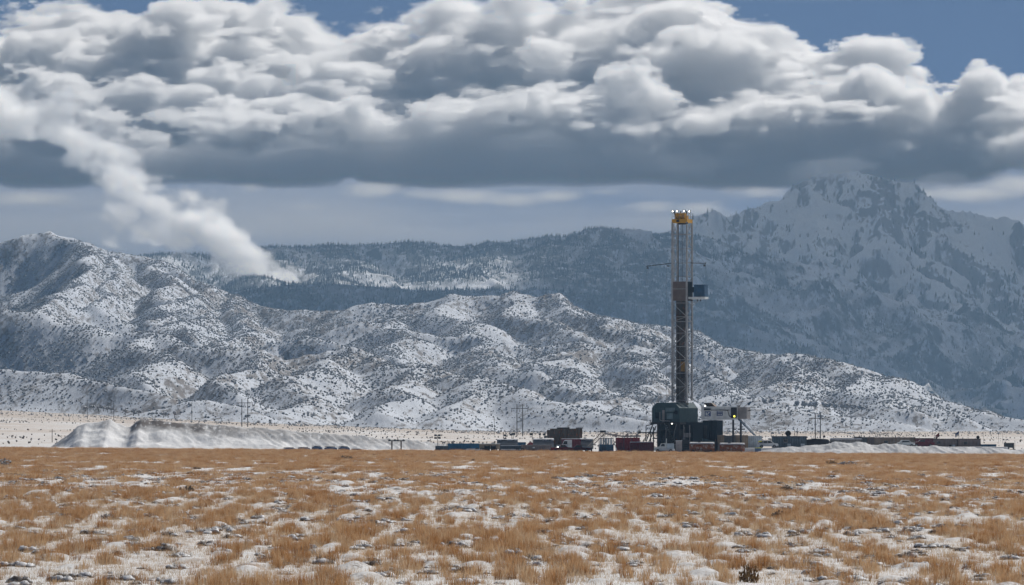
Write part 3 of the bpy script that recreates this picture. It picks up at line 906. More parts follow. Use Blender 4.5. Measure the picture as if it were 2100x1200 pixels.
dens = lift * (0.30 + 0.8 * wood) * np.clip(0.55 + 0.9 * fbm(HX / 70, HY / 90, 3, 66), 0.05, 2) + 0.02
p = sample_grid(HX, HY, HZ, dens, 200000); p[:, 2] -= 0.2
scatter('juniper_woodland', p, 0.6 + 1.25 * rng.random(len(p)) ** 2.4, SRC['juniper'])
p = sample_grid(HX, HY, HZ, 0.3 + dens, 60000); p[:, 2] -= 0.15
scatter('hillside_brush', p, rng.uniform(0.5, 1.1, len(p)), SRC['brush'])
p = sample_grid(RX, RY, HR, 0.03 + w2 ** 2, 58000); p[:, 2] -= 1
scatter('conifer_forest', p, 5 + 7 * rng.random(len(p)) ** 2, SRC['conifer'])
p = sample_grid(PX, PY, PZ, 0.04 + np.clip(w3 - 0.1, 0, 1) * np.clip((620 - PZ) / 300, 0.05, 1), 13000); p[:, 2] -= 1
scatter('mountain_conifers', p, rng.uniform(9, 18, len(p)), SRC['conifer'])
msk = ((GYY > 1300) & (GYY < 3500) & (np.abs(GXX / GYY) < 0.15)) * np.clip(0.25 + 1.2 * fbm(GXX / 60, GYY / 200, 3, 91), 0.0, 2)
p = sample_grid(GXX, GYY, GZZ, msk, 5000)
scatter('plain_brush', p, rng.uniform(0.2, 0.6, len(p)), SRC['brush'])

# ------------------------------------------------------------------ dry grass
def tuft_form(seed, blades, spread, width, hgt):
    r = random.Random(seed); b = MB(); b.tip = []
    for i in range(blades):
        a = r.uniform(0, 6.283); d = spread * math.sqrt(r.random())
        x, y = d * math.cos(a), d * math.sin(a)
        h = hgt * r.uniform(0.45, 1.0) * (1 - 0.35 * (d / spread) ** 2)
        lx, ly = 0.10 * h + x * 0.5 + r.uniform(-.12, .12) * h, y * 0.5 + r.uniform(-.12, .12) * h
        ang = r.uniform(0, 3.14); wx_, wy_ = width * math.cos(ang), width * math.sin(ang)
        z0 = -0.05
        b.add([(x - wx_, y - wy_, z0), (x + wx_, y + wy_, z0), (x + lx * .4 + wx_ * .7, y + ly * .4 + wy_ * .7, h * .55), (x + lx * .4 - wx_ * .7, y + ly * .4 - wy_ * .7, h * .55), (x + lx, y + ly, h)],
              [(0, 1, 2, 3), (3, 2, 4)])
        b.tip += [0, 0, .6, .6, 1]
    for i in range(blades // 7):
        a = r.uniform(0, 6.283); d = spread * .6 * r.random(); x, y = d * math.cos(a), d * math.sin(a)
        h = hgt * r.uniform(1.05, 1.5); lx = r.uniform(-.05, .22) * h; w_ = width * .55
        b.add([(x - w_, y, 0), (x + w_, y, 0), (x + lx, y + r.uniform(-.1, .1) * h, h)], [(0, 1, 2)])
        b.tip += [.4, .4, 1.2]
    return b
MAT_GRASS = grass_material('dry_grass', (0.11, 0.055, 0.022), (0.44, 0.21, 0.075), (0.56, 0.38, 0.22))
MAT_GRASS2 = grass_material('bleached_grass', (0.2, 0.12, 0.065), (0.58, 0.42, 0.26), (0.60, 0.48, 0.35))
MAT_HUMP = foliage('frosted_sage', (0.075, 0.07, 0.075), (0.16, 0.13, 0.11), 0.5)
def hump_form(seed):
    r = random.Random(seed); b = MB()
    for q in range(5):
        x, y = r.uniform(-.38, .38), r.uniform(-.2, .2)
        b.blob((x, y, r.uniform(-.02, .08)), (r.uniform(.16, .34), r.uniform(.16, .28), r.uniform(.10, .2)), seed * 9 + q, 9, 6, .16)
    for i in range(90):
        a = r.uniform(0, 6.283); d = .5 * math.sqrt(r.random()); x, y = d * math.cos(a), d * .7 * math.sin(a)
        z = .14 * (1 - (d / .5) ** 2); l = r.uniform(.06, .2)
        b.bar((x, y, z - .03), (x * 1.2 + r.uniform(-.05, .05), y * 1.15, z + l), .007, 3, .003, caps=False)
    b.tip = [0.5] * len(b.v)
    return b
source('hump', [(hump_form(i), MAT_HUMP, True) for i in range(9)])
source('tuft', [(tuft_form(i, 34, .22, .0085, .56), MAT_GRASS, False) for i in range(6)] + [(tuft_form(i + 30, 26, .26, .008, .46), MAT_GRASS2, False) for i in range(3)])
source('clump', [(tuft_form(i + 60, 56, .75, .016, .5), MAT_GRASS, False) for i in range(5)] + [(tuft_form(i + 80, 40, .7, .014, .42), MAT_GRASS2, False) for i in range(2)])
source('stubble', [(tuft_form(i + 90, 9, .35, .006, .2), MAT_GRASS2, False) for i in range(4)])
def field(n, y0, y1):
    y = np.sqrt(rng.uniform(y0 ** 2, y1 ** 2, n)); x = y * rng.uniform(-0.14, 0.14, n)
    patch = fbm(x / 1.5, y / 30, 4, 101, 0.65) + 0.55 * fbm(x / 8, y / 90, 3, 111)
    keep = rng.random(n) < np.clip(-0.02 + 1.5 * patch + np.clip((y - 520) / 520, 0, 1.0), 0.03, np.where(y < 430, 0.62, 1))
    x, y, patch = x[keep], y[keep], patch[keep]
    z = plain_z(x, y) + (0.10 + 0.16 * np.clip((y - 500) / 300, 0, 1)) * fbm(x / 30, y / 70, 3, 12) * np.clip((1200 - y) / 300, 0, 1)
    s = rng.uniform(0.55, 1.25, len(x)) * np.clip(0.85 + 0.4 * patch, 0.6, 1.35)
    return np.stack([x, y, z], 1), s
p, s_ = field(92000, 165, 420)
scatter('dry_grass', p, s_, SRC['tuft'])
p, s_ = field(120000, 420, 1165)
scatter('far_dry_grass', p, s_, SRC['clump'])

def strew(n, y0, y1, dens):
    y = np.sqrt(rng.uniform(y0 ** 2, y1 ** 2, n)); x = y * rng.uniform(-0.14, 0.14, n)
    kp = rng.random(n) < dens(x, y)
    x, y = x[kp], y[kp]
    return np.stack([x, y, plain_z(x, y) + (0.10 + 0.16 * np.clip((y - 500) / 300, 0, 1)) * fbm(x / 30, y / 70, 3, 12) * np.clip((1200 - y) / 300, 0, 1)], 1)
p = strew(7000, 165, 620, lambda x, y: np.clip(0.5 + 0.9 * fbm(x / 6, y / 30, 3, 131), 0.05, 1)); p[:, 2] -= 0.03
scatter('frosted_brush', p, 0.42 + 0.95 * rng.random(len(p)) ** 2.2, SRC['hump'])
p = strew(60000, 165, 420, lambda x, y: 0.9 + 0 * x)
scatter('grass_stubble', p, rng.uniform(0.6, 1.3, len(p)), SRC['stubble'])

p = strew(500, 560, 1140, lambda x, y: np.clip(0.4 + 0.9 * fbm(x / 10, y / 60, 3, 151), 0.05, 1))
source('sage', [(hump_form(i + 40), foliage('bare_sage', (0.15, 0.10, 0.065), (0.22, 0.15, 0.09), 0.0), True) for i in range(4)])
scatter('field_sage', p, rng.uniform(0.5, 1.4, len(p)), SRC['sage'])
# ------------------------------------------------------------------ spoil mounds and berms
def mound(name, crest, Y, face, back, mat_fn, step, rough, seed, bump=0.5):
    us = np.array([c[0] for c in crest], float); vs = np.array([c[1] for c in crest], float)
    s = FPX / Y
    x0, x1 = (us[0] - 1050) / s, (us[-1] - 1050) / s
    xs = np.arange(x0, x1, step)
    ct = np.interp(xs * s + 1050, us, HC and (HC + (HV - vs) / s))
    ys = np.arange(Y - 26, Y + 26, step * 0.8)
    X, Yg = np.meshgrid(xs, ys)
    g0 = plain_z(X, Yg)
    C = np.interp(X, xs, ct)
    wob = 0.8 * fbm(X / 20, np.zeros_like(X) + seed, 3, seed)
    d = Yg - (Y + wob)
    H = C - np.where(d < 0, -d * face, d * back) * (1 + 0.22 * fbm(X / 16, Yg / 16, 3, seed + 3))
    lift_ = np.clip((C - g0) / 2.5, 0, 1)
    flute = ridged(X / 2.4 + d * 0.3, Yg / 26, 3, seed + 5) * (0.35 + 1.3 * np.clip((X - x0) / (x1 - x0) * 1.6 - 0.5, 0, 1))
    H = H + lift_ * rough * (fbm(X / 5, Yg / 7, 5, seed + 7, 0.6) + bump * (flute - 0.7))
    H = H - np.clip(np.abs(d) * 0, 0, 1)
    foot = g0 - 0.35
    k_ = 0.5
    Z = np.maximum(H, foot)
    b_ = np.clip(1.15 - np.abs(d + 2.2) / 5.4 + 0.35 * fbm(X / 3.0, Yg / 5.0, 3, seed + 9), 0, 1)
    return X, Yg, Z, d, b_
def soil_material():
    m, t, out = nodes('snowed_spoil')
    k = NT(t)
    geo = k.n('ShaderNodeNewGeometry'); P = geo.outputs['Position']
    mp = k.n('ShaderNodeMapping'); t.links.new(P, mp.inputs[0]); mp.inputs['Scale'].default_value = (1, 0.3, 0.5)
    n1 = k.noise(mp.outputs[0], 0.9, 6, 0.65); n2 = k.noise(P, 0.12, 4); n3 = k.noise(P, 4.0, 4)
    att = k.n('ShaderNodeAttribute'); att.attribute_name = 'soil'
    c = k.mix(n2, (0.76, 0.79, 0.83), (0.84, 0.85, 0.87))
    f = k.math('MULTIPLY', att.outputs['Fac'], k.ramp(k.math('ADD', n1, k.math('MULTIPLY', n3, 0.2)), 0.44, 0.56))
    c = k.mix(f, c, k.mix(n3, (0.10, 0.095, 0.10), (0.17, 0.15, 0.14)))
    b = k.bsdf(c, 0.85, 0, 0.15)
    t.links.new(k.bump(k.math('ADD', n1, k.math('MULTIPLY', n3, 0.2)), 0.7, 0.25), b.inputs['Normal'])
    t.links.new(b.outputs[0], out.inputs[0])
    return m
MAT_SPOIL = soil_material()
crest = [(60, 928), (95, 922), (120, 905), (140, 890), (160, 873), (176, 866), (192, 868), (205, 865), (216, 860), (226, 858), (238, 866), (258, 874), (268, 873), (280, 863), (290, 859), (310, 863), (330, 862), (350, 864), (380, 867), (420, 869), (460, 872), (520, 876), (580, 881), (650, 887), (720, 893), (780, 898), (850, 903), (900, 908), (940, 914), (985, 924), (1010, 930)]
X, Yg, Z, d, b_ = mound('spoil', crest, 1262, 0.36, 0.55, None, 0.42, 0.30, 3, 0.5)
uu = X / Yg * FPX + 1050
soil = b_ * np.clip(np.interp(uu, [60, 150, 165, 200, 215, 240, 262, 280, 300, 370, 430, 560, 800, 1000], [0.5, 0.45, 0.2, 0.2, 0.5, 0.12, 0.35, 1.2, 1.3, 1.2, 0.8, 0.6, 0.45, 0.4]), 0, 1)
tag(grid_mesh('spoil_mound', X, Yg, Z, MAT_SPOIL, {'soil': soil}), 'long snow covered spoil mound with dark bare soil along its crest', 'mound')
crest = [(1520, 934), (1548, 927), (1575, 921), (1600, 918), (1635, 915), (1660, 912), (1700, 908), (1730, 906), (1765, 907), (1790, 910), (1830, 912), (1860, 913), (1900, 914), (1935, 915), (1975, 915), (2000, 917), (2030, 919), (2060, 919), (2100, 922), (2160, 924), (2300, 926), (2400, 930)]
X, Yg, Z, d, b_ = mound('berm', crest, 1172, 0.42, 0.5, None, 0.26, 0.36, 23, 0.5)
tag(grid_mesh('snow_berm', X, Yg, Z, MAT_SPOIL, {'soil': b_ * 0.25}), 'lumpy snow berm ploughed up before the row of trailers', 'berm')

# ------------------------------------------------------------------ the drilling rig
RY0 = 1200.0
RS = FPX / RY0
TH = math.radians(22.4)
def lx(u, y): return ((u - 1399) / RS - y * math.sin(TH)) / math.cos(TH)
def lz(v): return HC + (HV - v) / RS
rig = empty('drilling_rig', ((1399 - 1050) / RS, RY0, 0), -TH, 'tall drilling rig with yellow crown, lattice mast and dark green enclosed floor', 'drilling rig')
M_MAST = paint('mast_steel', (0.32, 0.325, 0.335), 0.5, 0.2, 0.1, dirt=(0.15, 0.15, 0.155))
M_DARK = paint('dark_steel', (0.035, 0.035, 0.04), 0.6, 0.0, 0.12, dirtiness=0.15, spec=0.03)
M_TEAL = paint('teal_cladding', (0.032, 0.066, 0.078), 0.5, 0.0, 0.1, dirtiness=0.25, spec=0.08)
M_TEALD = paint('dark_cladding', (0.012, 0.017, 0.025), 0.6, 0.0, 0.0, dirt=(0.03, 0.03, 0.032), dirtiness=0.3, spec=0.0)
M_YEL = paint('yellow_paint', (0.55, 0.30, 0.03), 0.5, 0.0, 0.1)
M_WHITE = paint('white_paint', (0.62, 0.66, 0.68), 0.5, 0.0, 0.3, dirtiness=0.25)
M_GREY = paint('grey_paint', (0.26, 0.25, 0.25), 0.6, 0.0, 0.3)
M_BROWNW = paint('windwall_sheet', (0.13, 0.105, 0.10), 0.7, 0.0, 0.1)
M_PIPE = paint('pipe_steel', (0.055, 0.042, 0.036), 0.6, 0.2, 0.0, rust=0.15)
M_BLUE = paint('blue_paint', (0.03, 0.09, 0.17), 0.5, 0.0, 0.15)
M_LOGO = paint('logo_blue', (0.02, 0.06, 0.20), 0.5, 0.0, 0.0, dirtiness=0.05)
M_CABLE = paint('cable', (0.06, 0.06, 0.06), 0.6, 0.0, 0.0)
M_LAMP = glow('lit_lamp', (1.0, 0.95, 0.85), 8)
M_LAMPY = glow('amber_lamp', (0.9, 0.8, 0.1), 3)
M_GLASS = glass('dark_glass')
rp = lambda mb, name, mat, par=None: mb.build(name, mat, par or rig)
H2 = 1.89
zb, zt = lz(822), lz(456)
corn = [(-H2, -H2), (H2, -H2), (H2, H2), (-H2, H2)]
for x, y in corn: rp(MB().box(x - .19, x + .19, y - .19, y + .19, zb, zt), 'mast_leg', M_MAST)
levels = [lz(v) for v in (821, 793.6, 765.6, 738, 711, 683.6, 660, 650, 622, 594, 566.7, 539, 510, 481, 456.7)]
for i, z in enumerate(levels):
    for a in range(4):
        if a == 0 and i >= 9 and i < 13: continue              # the open face above the board
        p, q = corn[a], corn[(a + 1) % 4]
        rp(MB().bar((*p, z), (*q, z), .10, 4), 'girt', M_MAST)
for i in range(len(levels) - 1):
    z0, z1 = levels[i], levels[i + 1]
    for a in range(4):
        if a in (0, 2) and i >= 8: continue
        p, q = corn[a], corn[(a + 1) % 4]
        if (i + a) % 2: p, q = q, p
        rp(MB().bar((*p, z0), (*q, z1), .085, 4), 'diagonal_brace', M_MAST)
        if a in (1, 3) and i >= 8:
            rp(MB().bar((*q, z0), (*p, z1), .06, 4), 'diagonal_brace', M_MAST)
# ladder on the left face, with rungs
lad = rp(MB().bar((-H2 - .25, -.3, zb), (-H2 - .25, -.3, zt), .05, 4).bar((-H2 - .25, .25, zb), (-H2 - .25, .25, zt), .05, 4), 'ladder', M_MAST)
rg_ = MB()
for j in range(70): rg_.bar((-H2 - .25, -.3, zb + j * .62), (-H2 - .25, .25, zb + j * .62), .03, 4)
tag(rp(rg_, 'rung', M_MAST, lad), kind='stuff')
# racked pipe stands, drilling lines, travelling block
for i in range(13):
    for j in range(3):
        if i == 3: continue
        x = -1.45 + i * .175; y = -.4 + j * .5
        rp(MB().bar((x, y, zb - 1), (x + .05, y, lz(608)), .075, 5), 'pipe_stand', M_PIPE)
for i in range(4):
    rp(MB().bar((.75 + i * .2, .6, zb - 1), (.75 + i * .2, .6, lz(612)), .075, 5), 'pipe_stand', M_PIPE)
rp(MB().box(-1.55, -1.2, .9, 1.2, zb, lz(625)), 'standpipe', M_DARK)
for i in range(8):
    x = -.55 + i * .17
    rp(MB().bar((x, .1, lz(742)), (x * .9, .1, zt + .2), .022, 4), 'drilling_line', M_CABLE)
rp(MB().bar((.35, -.9, lz(690)), (.35, -.9, zt), .06, 4), 'kelly_hose', M_DARK)
rp(MB().bar((-1.25, .8, lz(578)), (-1.25, .8, zt), .08, 4), 'standpipe', M_DARK)
blk = rp(MB().box(-.25, .65, -.45, .35, lz(762), lz(742)), 'travelling_block', M_YEL)
rp(MB().box(-.15, .55, -.6, .3, lz(775), lz(762)), 'top_drive', M_DARK)
rp(MB().bar((.2, -.2, lz(742)), (.2, -.2, lz(736)), .4, 8), 'sheave', M_DARK, blk)
rp(MB().box(-1.3, 1.2, -.9, 1.1, lz(652), lz(644)), 'stabbing_platform', M_PIPE)
# racking board inside its wind walls
w_ = 2.02; z0, z1 = lz(617), lz(578)
rp(MB().ribbed(-w_, w_, -w_, -w_ + .12, z0, z1, .5, .05), 'wind_wall', M_BROWNW)
rp(MB().box(-w_, w_, w_ - .1, w_, z0, z1), 'wind_wall', M_BROWNW)
rp(MB().box(-w_ - .06, -w_ + .003, -w_ + .13, w_, z0, z1), 'wind_wall', M_BROWNW)
rp(MB().box(w_ - .003, w_ + .06, -w_ + .13, w_, z0, z1), 'wind_wall', M_TEALD)
rp(MB().box(-w_, w_, -w_ - .06, -w_ - .003, lz(593.5), lz(592.5)), 'wall_rail', M_MAST)
rp(MB().box(H2 - .2, H2 + .22, -w_ - .08, -w_ - .004, z0 - .3, z1 + .2), 'corner_post', M_MAST)
rp(MB().box(-w_ + .05, w_ - .05, -w_ + .14, w_ - .12, z0, z0 + .12), 'racking_board', M_GREY)
# driller's escape cabin hung on the right face
xc0, xc1 = lx(1426, 0), lx(1447.5, 0)
cabn = rp(MB().ribbed(xc0, xc1, -1.2, 1.2, lz(609), lz(585.5), .5, .06), 'board_cabin', M_BLUE)
rp(MB().box(xc0 - .1, xc1 + .1, -1.3, 1.3, lz(585.5), lz(584.5)), 'cabin_roof', M_BLUE, cabn)
rp(MB().box(xc0 - .75, xc0 - .05, -.6, .6, lz(600), lz(589)), 'vestibule', M_TEALD, cabn)
rp(MB().box(H2, xc1 + .1, -1.35, 1.35, lz(614), lz(609.5)), 'cabin_platform', M_WHITE)
rp(MB().bar((H2, -.9, lz(630)), (lx(1434, 0), -.9, lz(614)), .08, 4), 'platform_strut', M_MAST)
rp(MB().bar((H2, .9, lz(630)), (lx(1434, 0), .9, lz(614)), .08, 4), 'platform_strut', M_MAST)
for u in (1422, 1433, 1439):
    rp(MB().box(lx(u, 0) - .12, lx(u, 0) + .12, -1.2, -.9, lz(618.5), lz(615)), 'work_light', M_DARK)
# arms with hanging lamps, tag lines
arm = rp(MB().bar((lx(1326, -1), -1, lz(545.5)), (-H2, -1, lz(539.5)), .13, 4), 'light_arm', M_DARK)
for u, v in ((1327.5, 546), (1369, 542.5)):
    rp(MB().bar((lx(u, -1), -1, lz(v)), (lx(u + (1.5 if u < 1340 else -1.5), -1), -1, lz(v + 3)), .05, 4).box(lx(u, -1) - .05, lx(u, -1) + .4, -1.2, -.8, lz(v + 4.5), lz(v + 2)), 'hanging_lamp', M_DARK, arm)
arm2 = rp(MB().bar((H2, 0, lz(539.5)), (lx(1447, 0), 0, lz(541)), .12, 4), 'light_arm', M_DARK)
rp(MB().bar((lx(1447, 0), 0, lz(539)), (lx(1444.5, 0), 0, lz(544)), .06, 4).box(lx(1442.5, 0), lx(1445.5, 0), -.2, .2, lz(547), lz(543)), 'hanging_lamp', M_DARK, arm2)
rp(MB().bar((H2, 0, lz(505)), (lx(1446, 0), 0, lz(541)), .022, 4), 'stay_wire', M_CABLE)
rp(MB().bar((-H2, -1, lz(505)), (lx(1328, -1), -1, lz(545)), .022, 4), 'stay_wire', M_CABLE)
for u, v0, v1, y in ((1327, 546, 868, -1), (1367, 542, 838, -1), (1447, 543, 836, 0)):
    rp(MB().bar((lx(u, y), y, lz(v1)), (lx(u, y), y, lz(v0)), .022, 4), 'tag_line', M_CABLE)
for v in (711, 794): rp(MB().box(-H2 - .5, -H2 - .1, -.5, .1, lz(v + 2), lz(v - 1)), 'cable_sheave', M_DARK)
# crown
zc0, zc1 = lz(457.5), lz(450)
rp(MB().box(-2.0, 2.0, -2.0, 2.0, zc0, zc1), 'crown_frame', M_YEL)
rp(MB().box(lx(1386.5, -2.05), lx(1392.5, -2.05), -2.06, -2.003, lz(456), lz(451)), 'crown_plate', M_DARK)
rp(MB().box(-.9, .8, -.8, .8, lz(460.5), zc0), 'crown_beam', M_DARK)
rp(MB().bar((1.7, -1.9, lz(459.5)), (2.2, -1.9, lz(458)), .22, 6), 'crown_beam', M_DARK)
for x in (-1.35, -.75, -.2, .35, .85):
    rp(MB().bar((x, -.9, lz(444)), (x + .34, -.9, lz(444)), .85, 10), 'crown_sheave', M_YEL)
rp(MB().box(-1.5, 1.3, -.5, .9, zc1, lz(442)), 'sheave_guard', M_YEL)
for x, y in ((-1.95, -1.95), (-.95, -1.95), (.0, -1.95), (1.0, -1.95), (1.95, -1.95), (1.95, -.6), (1.95, .7), (1.95, 1.95), (-1.95, 1.95), (-1.95, 0)):
    rp(MB().bar((x, y, zc1), (x, y, lz(438.5)), .05, 4), 'rail_post', M_GREY)
for z in (lz(438.5), lz(444)):
    for a in range(4):
        p = [(-1.95, -1.95), (1.95, -1.95), (1.95, 1.95), (-1.95, 1.95)][a]; q = [(1.95, -1.95), (1.95, 1.95), (-1.95, 1.95), (-1.95, -1.95)][a]
        rp(MB().bar((*p, z), (*q, z), .035, 4), 'hand_rail', M_GREY)
for u, y in ((1379.5, -1.9), (1388, -1.9), (1402.5, -1.9), (1413.5, 0)):
    x = lx(u, y)
    fl = rp(MB().box(x - .25, x + .25, y - .05, y + .35, lz(436), lz(431.5)).bar((x, y + .1, lz(438.5)), (x, y + .1, lz(436)), .05, 4), 'floodlight', M_DARK)
    rp(MB().bar((x, y - .06, lz(434)), (x, y - .10, lz(434)), .15, 8), 'lens', M_LAMP, fl)
for u in (1384, 1396, 1408): rp(MB().bar((lx(u, .5), .5, lz(440)), (lx(u, .5), .5, lz(433)), .16, 6), 'crown_beacon', M_DARK)
# enclosed rig floor
x0, x1, y0, y1 = -5.47, 1.68, -6.6, 6.6
ze, zr, zf = lz(837), lz(826), lz(866)
rp(MB().ribbed(x0, x1, y0, y1, zf, ze, .55, .07), 'floor_cladding', M_TEAL)
rib = MB()
for j in range(22):
    y = y0 + .2 + j * .6
    rib.box(x1, x1 + .06, y, y + .28, zf + .1, ze - .05)
tag(rp(rib, 'cladding_rib', M_TEAL), kind='stuff')
rp(MB().prism([(x0, ze), (x1, ze), (x1 - 1.1, zr), (x0 + 1.3, zr)], y0, y1), 'cladding_roof', M_TEAL)
M_TEALL = paint('pale_teal_sheet', (0.13, 0.20, 0.23), 0.45, 0.0, 0.1)
for j in range(7):
    xs_ = x0 + 3.6 + j * .36
    rp(MB().add([(xs_, y0 - .06, ze - .9), (xs_ + .3, y0 - .06, ze - .9), (xs_ + .3, y0 - .06, ze), (xs_, y0 - .06, ze), (xs_ + .9, y0 + 1.3, zr + .05), (xs_ + 1.2, y0 + 1.3, zr + .05), (xs_, y0 - .003, ze - .9), (xs_ + .3, y0 - .003, ze - .9)], [(0, 1, 2, 3), (3, 2, 5, 4), (0, 6, 7, 1), (0, 3, 6), (1, 7, 2)]), 'roof_sheet', M_TEALL)
rp(MB().box(lx(1357, y0), lx(1361.5, y0), y0 - .08, y0 - .003, zf, ze - .5), 'cladding_door', M_GREY)
rp(MB().box(x0 - .3, x1 + .3, y0 - .3, y1 + .3, zf - .5, zf - .004), 'floor_beam', M_DARK)
for u, v, y in ((1376.4, 869, y0 - .35), (1423.3, 868.3, 1.2), (1431, 881, 2)):
    x = lx(u, y); lm = rp(MB().box(x - .25, x + .25, y, y + .25, lz(v + 1.4), lz(v - 1.4)), 'floodlight', M_DARK)
    rp(MB().bar((x, y - .01, lz(v)), (x, y - .06, lz(v)), .16 if v < 880 else .1, 8), 'lens', M_LAMP, lm)
# substructure
zs = zf - .5
for x in (x0 + 1.6, x0 + 4.3, x1 - .3):
    for y in (y0 + .4, 0, y1 - .4):
        rp(MB().box(x - .3, x + .3, y - .3, y + .3, -.4, zs), 'substructure_column', M_DARK)
for y in (y0 + .4, y1 - .4):
    rp(MB().bar((x0 + 1.6, y, .2), (x0 + 4.3, y, zs), .14, 4), 'substructure_brace', M_DARK)
    rp(MB().bar((x0 + 4.3, y, .2), (x1 - .3, y, zs), .14, 4), 'substructure_brace', M_DARK)
for y in (y0 + .4, 0):
    rp(MB().bar((x1 - .3, y, .2), (x1 - .3, y + 6, zs), .14, 4), 'substructure_brace', M_DARK)
rp(MB().box(x0 + 1.3, x0 + 2.2, y0 + .2, y1 - .6, -.4, zs - .004), 'side_panel', M_TEALD)
rp(MB().ribbed(x0 + 2.3, x1 - .2, y1 - .3, y1 - .1, -.4, zs - .004, .6, .04), 'rear_panel', M_TEALD)
rp(MB().box(x0 + 1.5, x1, y0 + .1, y0 + .5, lz(884), lz(881)), 'cellar_beam', M_DARK)
bop = rp(MB().bar((-.3, 0, -.3), (-.3, 0, lz(880)), .9, 10).box(-1.5, 1.0, -.9, .9, lz(906), lz(896)), 'blowout_preventer', M_PIPE)
rp(MB().bar((-1.9, 0, lz(901)), (1.4, 0, lz(901)), .4, 8), 'ram_body', M_DARK, bop)
for u, v in ((1400, 872), (1412, 872)):
    rp(MB().bar((lx(u, y0 - .2), y0 - .2, lz(924)), (lx(u, y0 - .2), y0 - .2, lz(v))  , .1, 5), 'riser_pipe', M_GREY)
for j in range(3):
    rp(MB().box(lx(1400 + j * 5, y0), lx(1404 + j * 5, y0), y0 - .12, y0 - .04, lz(897), lz(888)), 'panel_frame', M_GREY)
rp(MB().ribbed(x1 + .2, x1 + 2.0, -2.5, 5.5, -.4, lz(866), .6, .05), 'side_house', M_TEALD)
xe0, xe1 = lx(1440, -1), lx(1468, -1)
eq = rp(MB().ribbed(xe0, xe1, -1, 3.5, lz(905), lz(862), .45, .06), 'equipment_house', M_TEALD)
rp(MB().box(xe0 + .3, xe0 + 1.2, -1.06, -1.003, lz(903), lz(872)), 'house_door', M_DARK, eq)
rp(MB().box(xe0 - .1, xe1 + .1, -1.1, 3.6, -.4, lz(905) - .004), 'skid_base', M_DARK)
# doghouse with the painted signs
yd = -4.6
xd0, xd1 = lx(1436, yd), lx(1508, yd)
dz0, dz1 = lz(861), lz(835.5)
dog = rp(MB().box(xd0, xd1, yd, yd + 3, dz0, dz1), 'doghouse', M_WHITE)
rp(MB().box(xd0 - .15, xd1 + .1, yd - .15, yd + 3.1, dz1 + .004, dz1 + .16), 'doghouse_roof', M_WHITE, dog)
rp(MB().box(lx(1449, yd), lx(1492, yd), yd - .05, yd - .003, lz(842), lz(840.8)), 'cable_tray', M_DARK, dog)
rp(MB().box(lx(1442, yd), lx(1455, yd), yd - .3, yd - .003, lz(842), lz(838)), 'sign_lamp', M_DARK, dog)
for ua, ub, va, vb in ((1443, 1455, 844, 854), (1467, 1479, 844, 853)):
    sg = rp(MB().box(lx(ua, yd), lx(ub, yd), yd - .05, yd - .003, lz(vb), lz(va)), 'sign_board', M_LOGO, dog)
ya = yd - .07
def mark(ua, ub, va, vb): rp(MB().box(lx(ua, ya), lx(ub, ya), yd - .07, yd - .053, lz(vb), lz(va)), 'sign_mark', M_WHITE, dog)
mark(1444.5, 1446.7, 845.5, 852.5); mark(1446.7, 1449, 848, 850.5); mark(1449, 1453.3, 845.5, 847); mark(1450, 1451.3, 847, 849.5); mark(1446.7, 1452, 851, 852.5)
mark(1467.8, 1478.2, 846.6, 847.4); mark(1468.8, 1471, 849.3, 851.6); mark(1472, 1474.2, 849.3, 851.6); mark(1475.2, 1477.4, 849.3, 851.6); mark(1468.8, 1477.4, 844.6, 845.2)
hb = MB().bar((lx(1472, ya), ya - .1, lz(841)), (lx(1489, ya), ya - .1, lz(842)), .09, 5).bar((lx(1489, ya), ya - .1, lz(842)), (lx(1492, ya), ya - .1, lz(853)), .09, 5).bar((lx(1492, ya), ya - .1, lz(853)), (lx(1498, ya), ya - .1, lz(857)), .09, 5)
rp(hb, 'service_hose', M_DARK, dog)
ctl = rp(MB().box(lx(1496, ya), lx(1507, ya), yd - .35, yd - .004, lz(858), lz(836.5)), 'control_cabinet', M_DARK)
rp(MB().bar((lx(1503, ya), yd - .36, lz(854)), (lx(1503, ya), yd - .45, lz(854)), .24, 8), 'warning_light', M_LAMPY, ctl)
rp(MB().box(lx(1508.3, yd), lx(1526, yd), yd + .3, yd + 3, lz(859.5), lz(835.5)), 'end_cabin', M_GREY)
rp(MB().add([(lx(1441, yd + 1), yd + .6, lz(826.5)), (lx(1457, yd + 1), yd + .6, lz(826.5)), (lx(1465, yd + 1), yd + .6, lz(834)), (lx(1449, yd + 1), yd + .6, lz(834)),
             (lx(1441, yd + 1), yd + 2.4, lz(826.5)), (lx(1457, yd + 1), yd + 2.4, lz(826.5)), (lx(1465, yd + 1), yd + 2.4, lz(834)), (lx(1449, yd + 1), yd + 2.4, lz(834))],
            [(0, 1, 2, 3), (7, 6, 5, 4), (0, 4, 5, 1), (1, 5, 6, 2), (2, 6, 7, 3), (3, 7, 4, 0)]), 'roof_hatch', M_PIPE)
fl = rp(MB().box(lx(1442.5, yd), lx(1445.5, yd), yd - .1, yd + .2, lz(834), lz(831)), 'floodlight', M_DARK)
rp(MB().bar((lx(1444, yd), yd - .11, lz(832.5)), (lx(1444, yd), yd - .16, lz(832.5)), .16, 8), 'lens', M_LAMP, fl)
xq = lx(1511, yd + 1)
rp(MB().bar((xq, yd + 1, lz(835)), (xq, yd + 1, lz(832)), .2, 8, .55), 'exhaust_cowl', M_PIPE)
rp(MB().bar((xq + .3, yd + 1, lz(832)), (lx(1519, yd + 1), yd + 1, lz(824)), .06, 4).bar((lx(1519, yd + 1), yd + 1, lz(824)), (lx(1518, yd + 1), yd + 1, lz(819)), .06, 4).bar((lx(1518, yd + 1), yd + 1, lz(819)), (lx(1514, yd + 1), yd + 1, lz(818.5)), .06, 4), 'davit_arm', M_GREY)
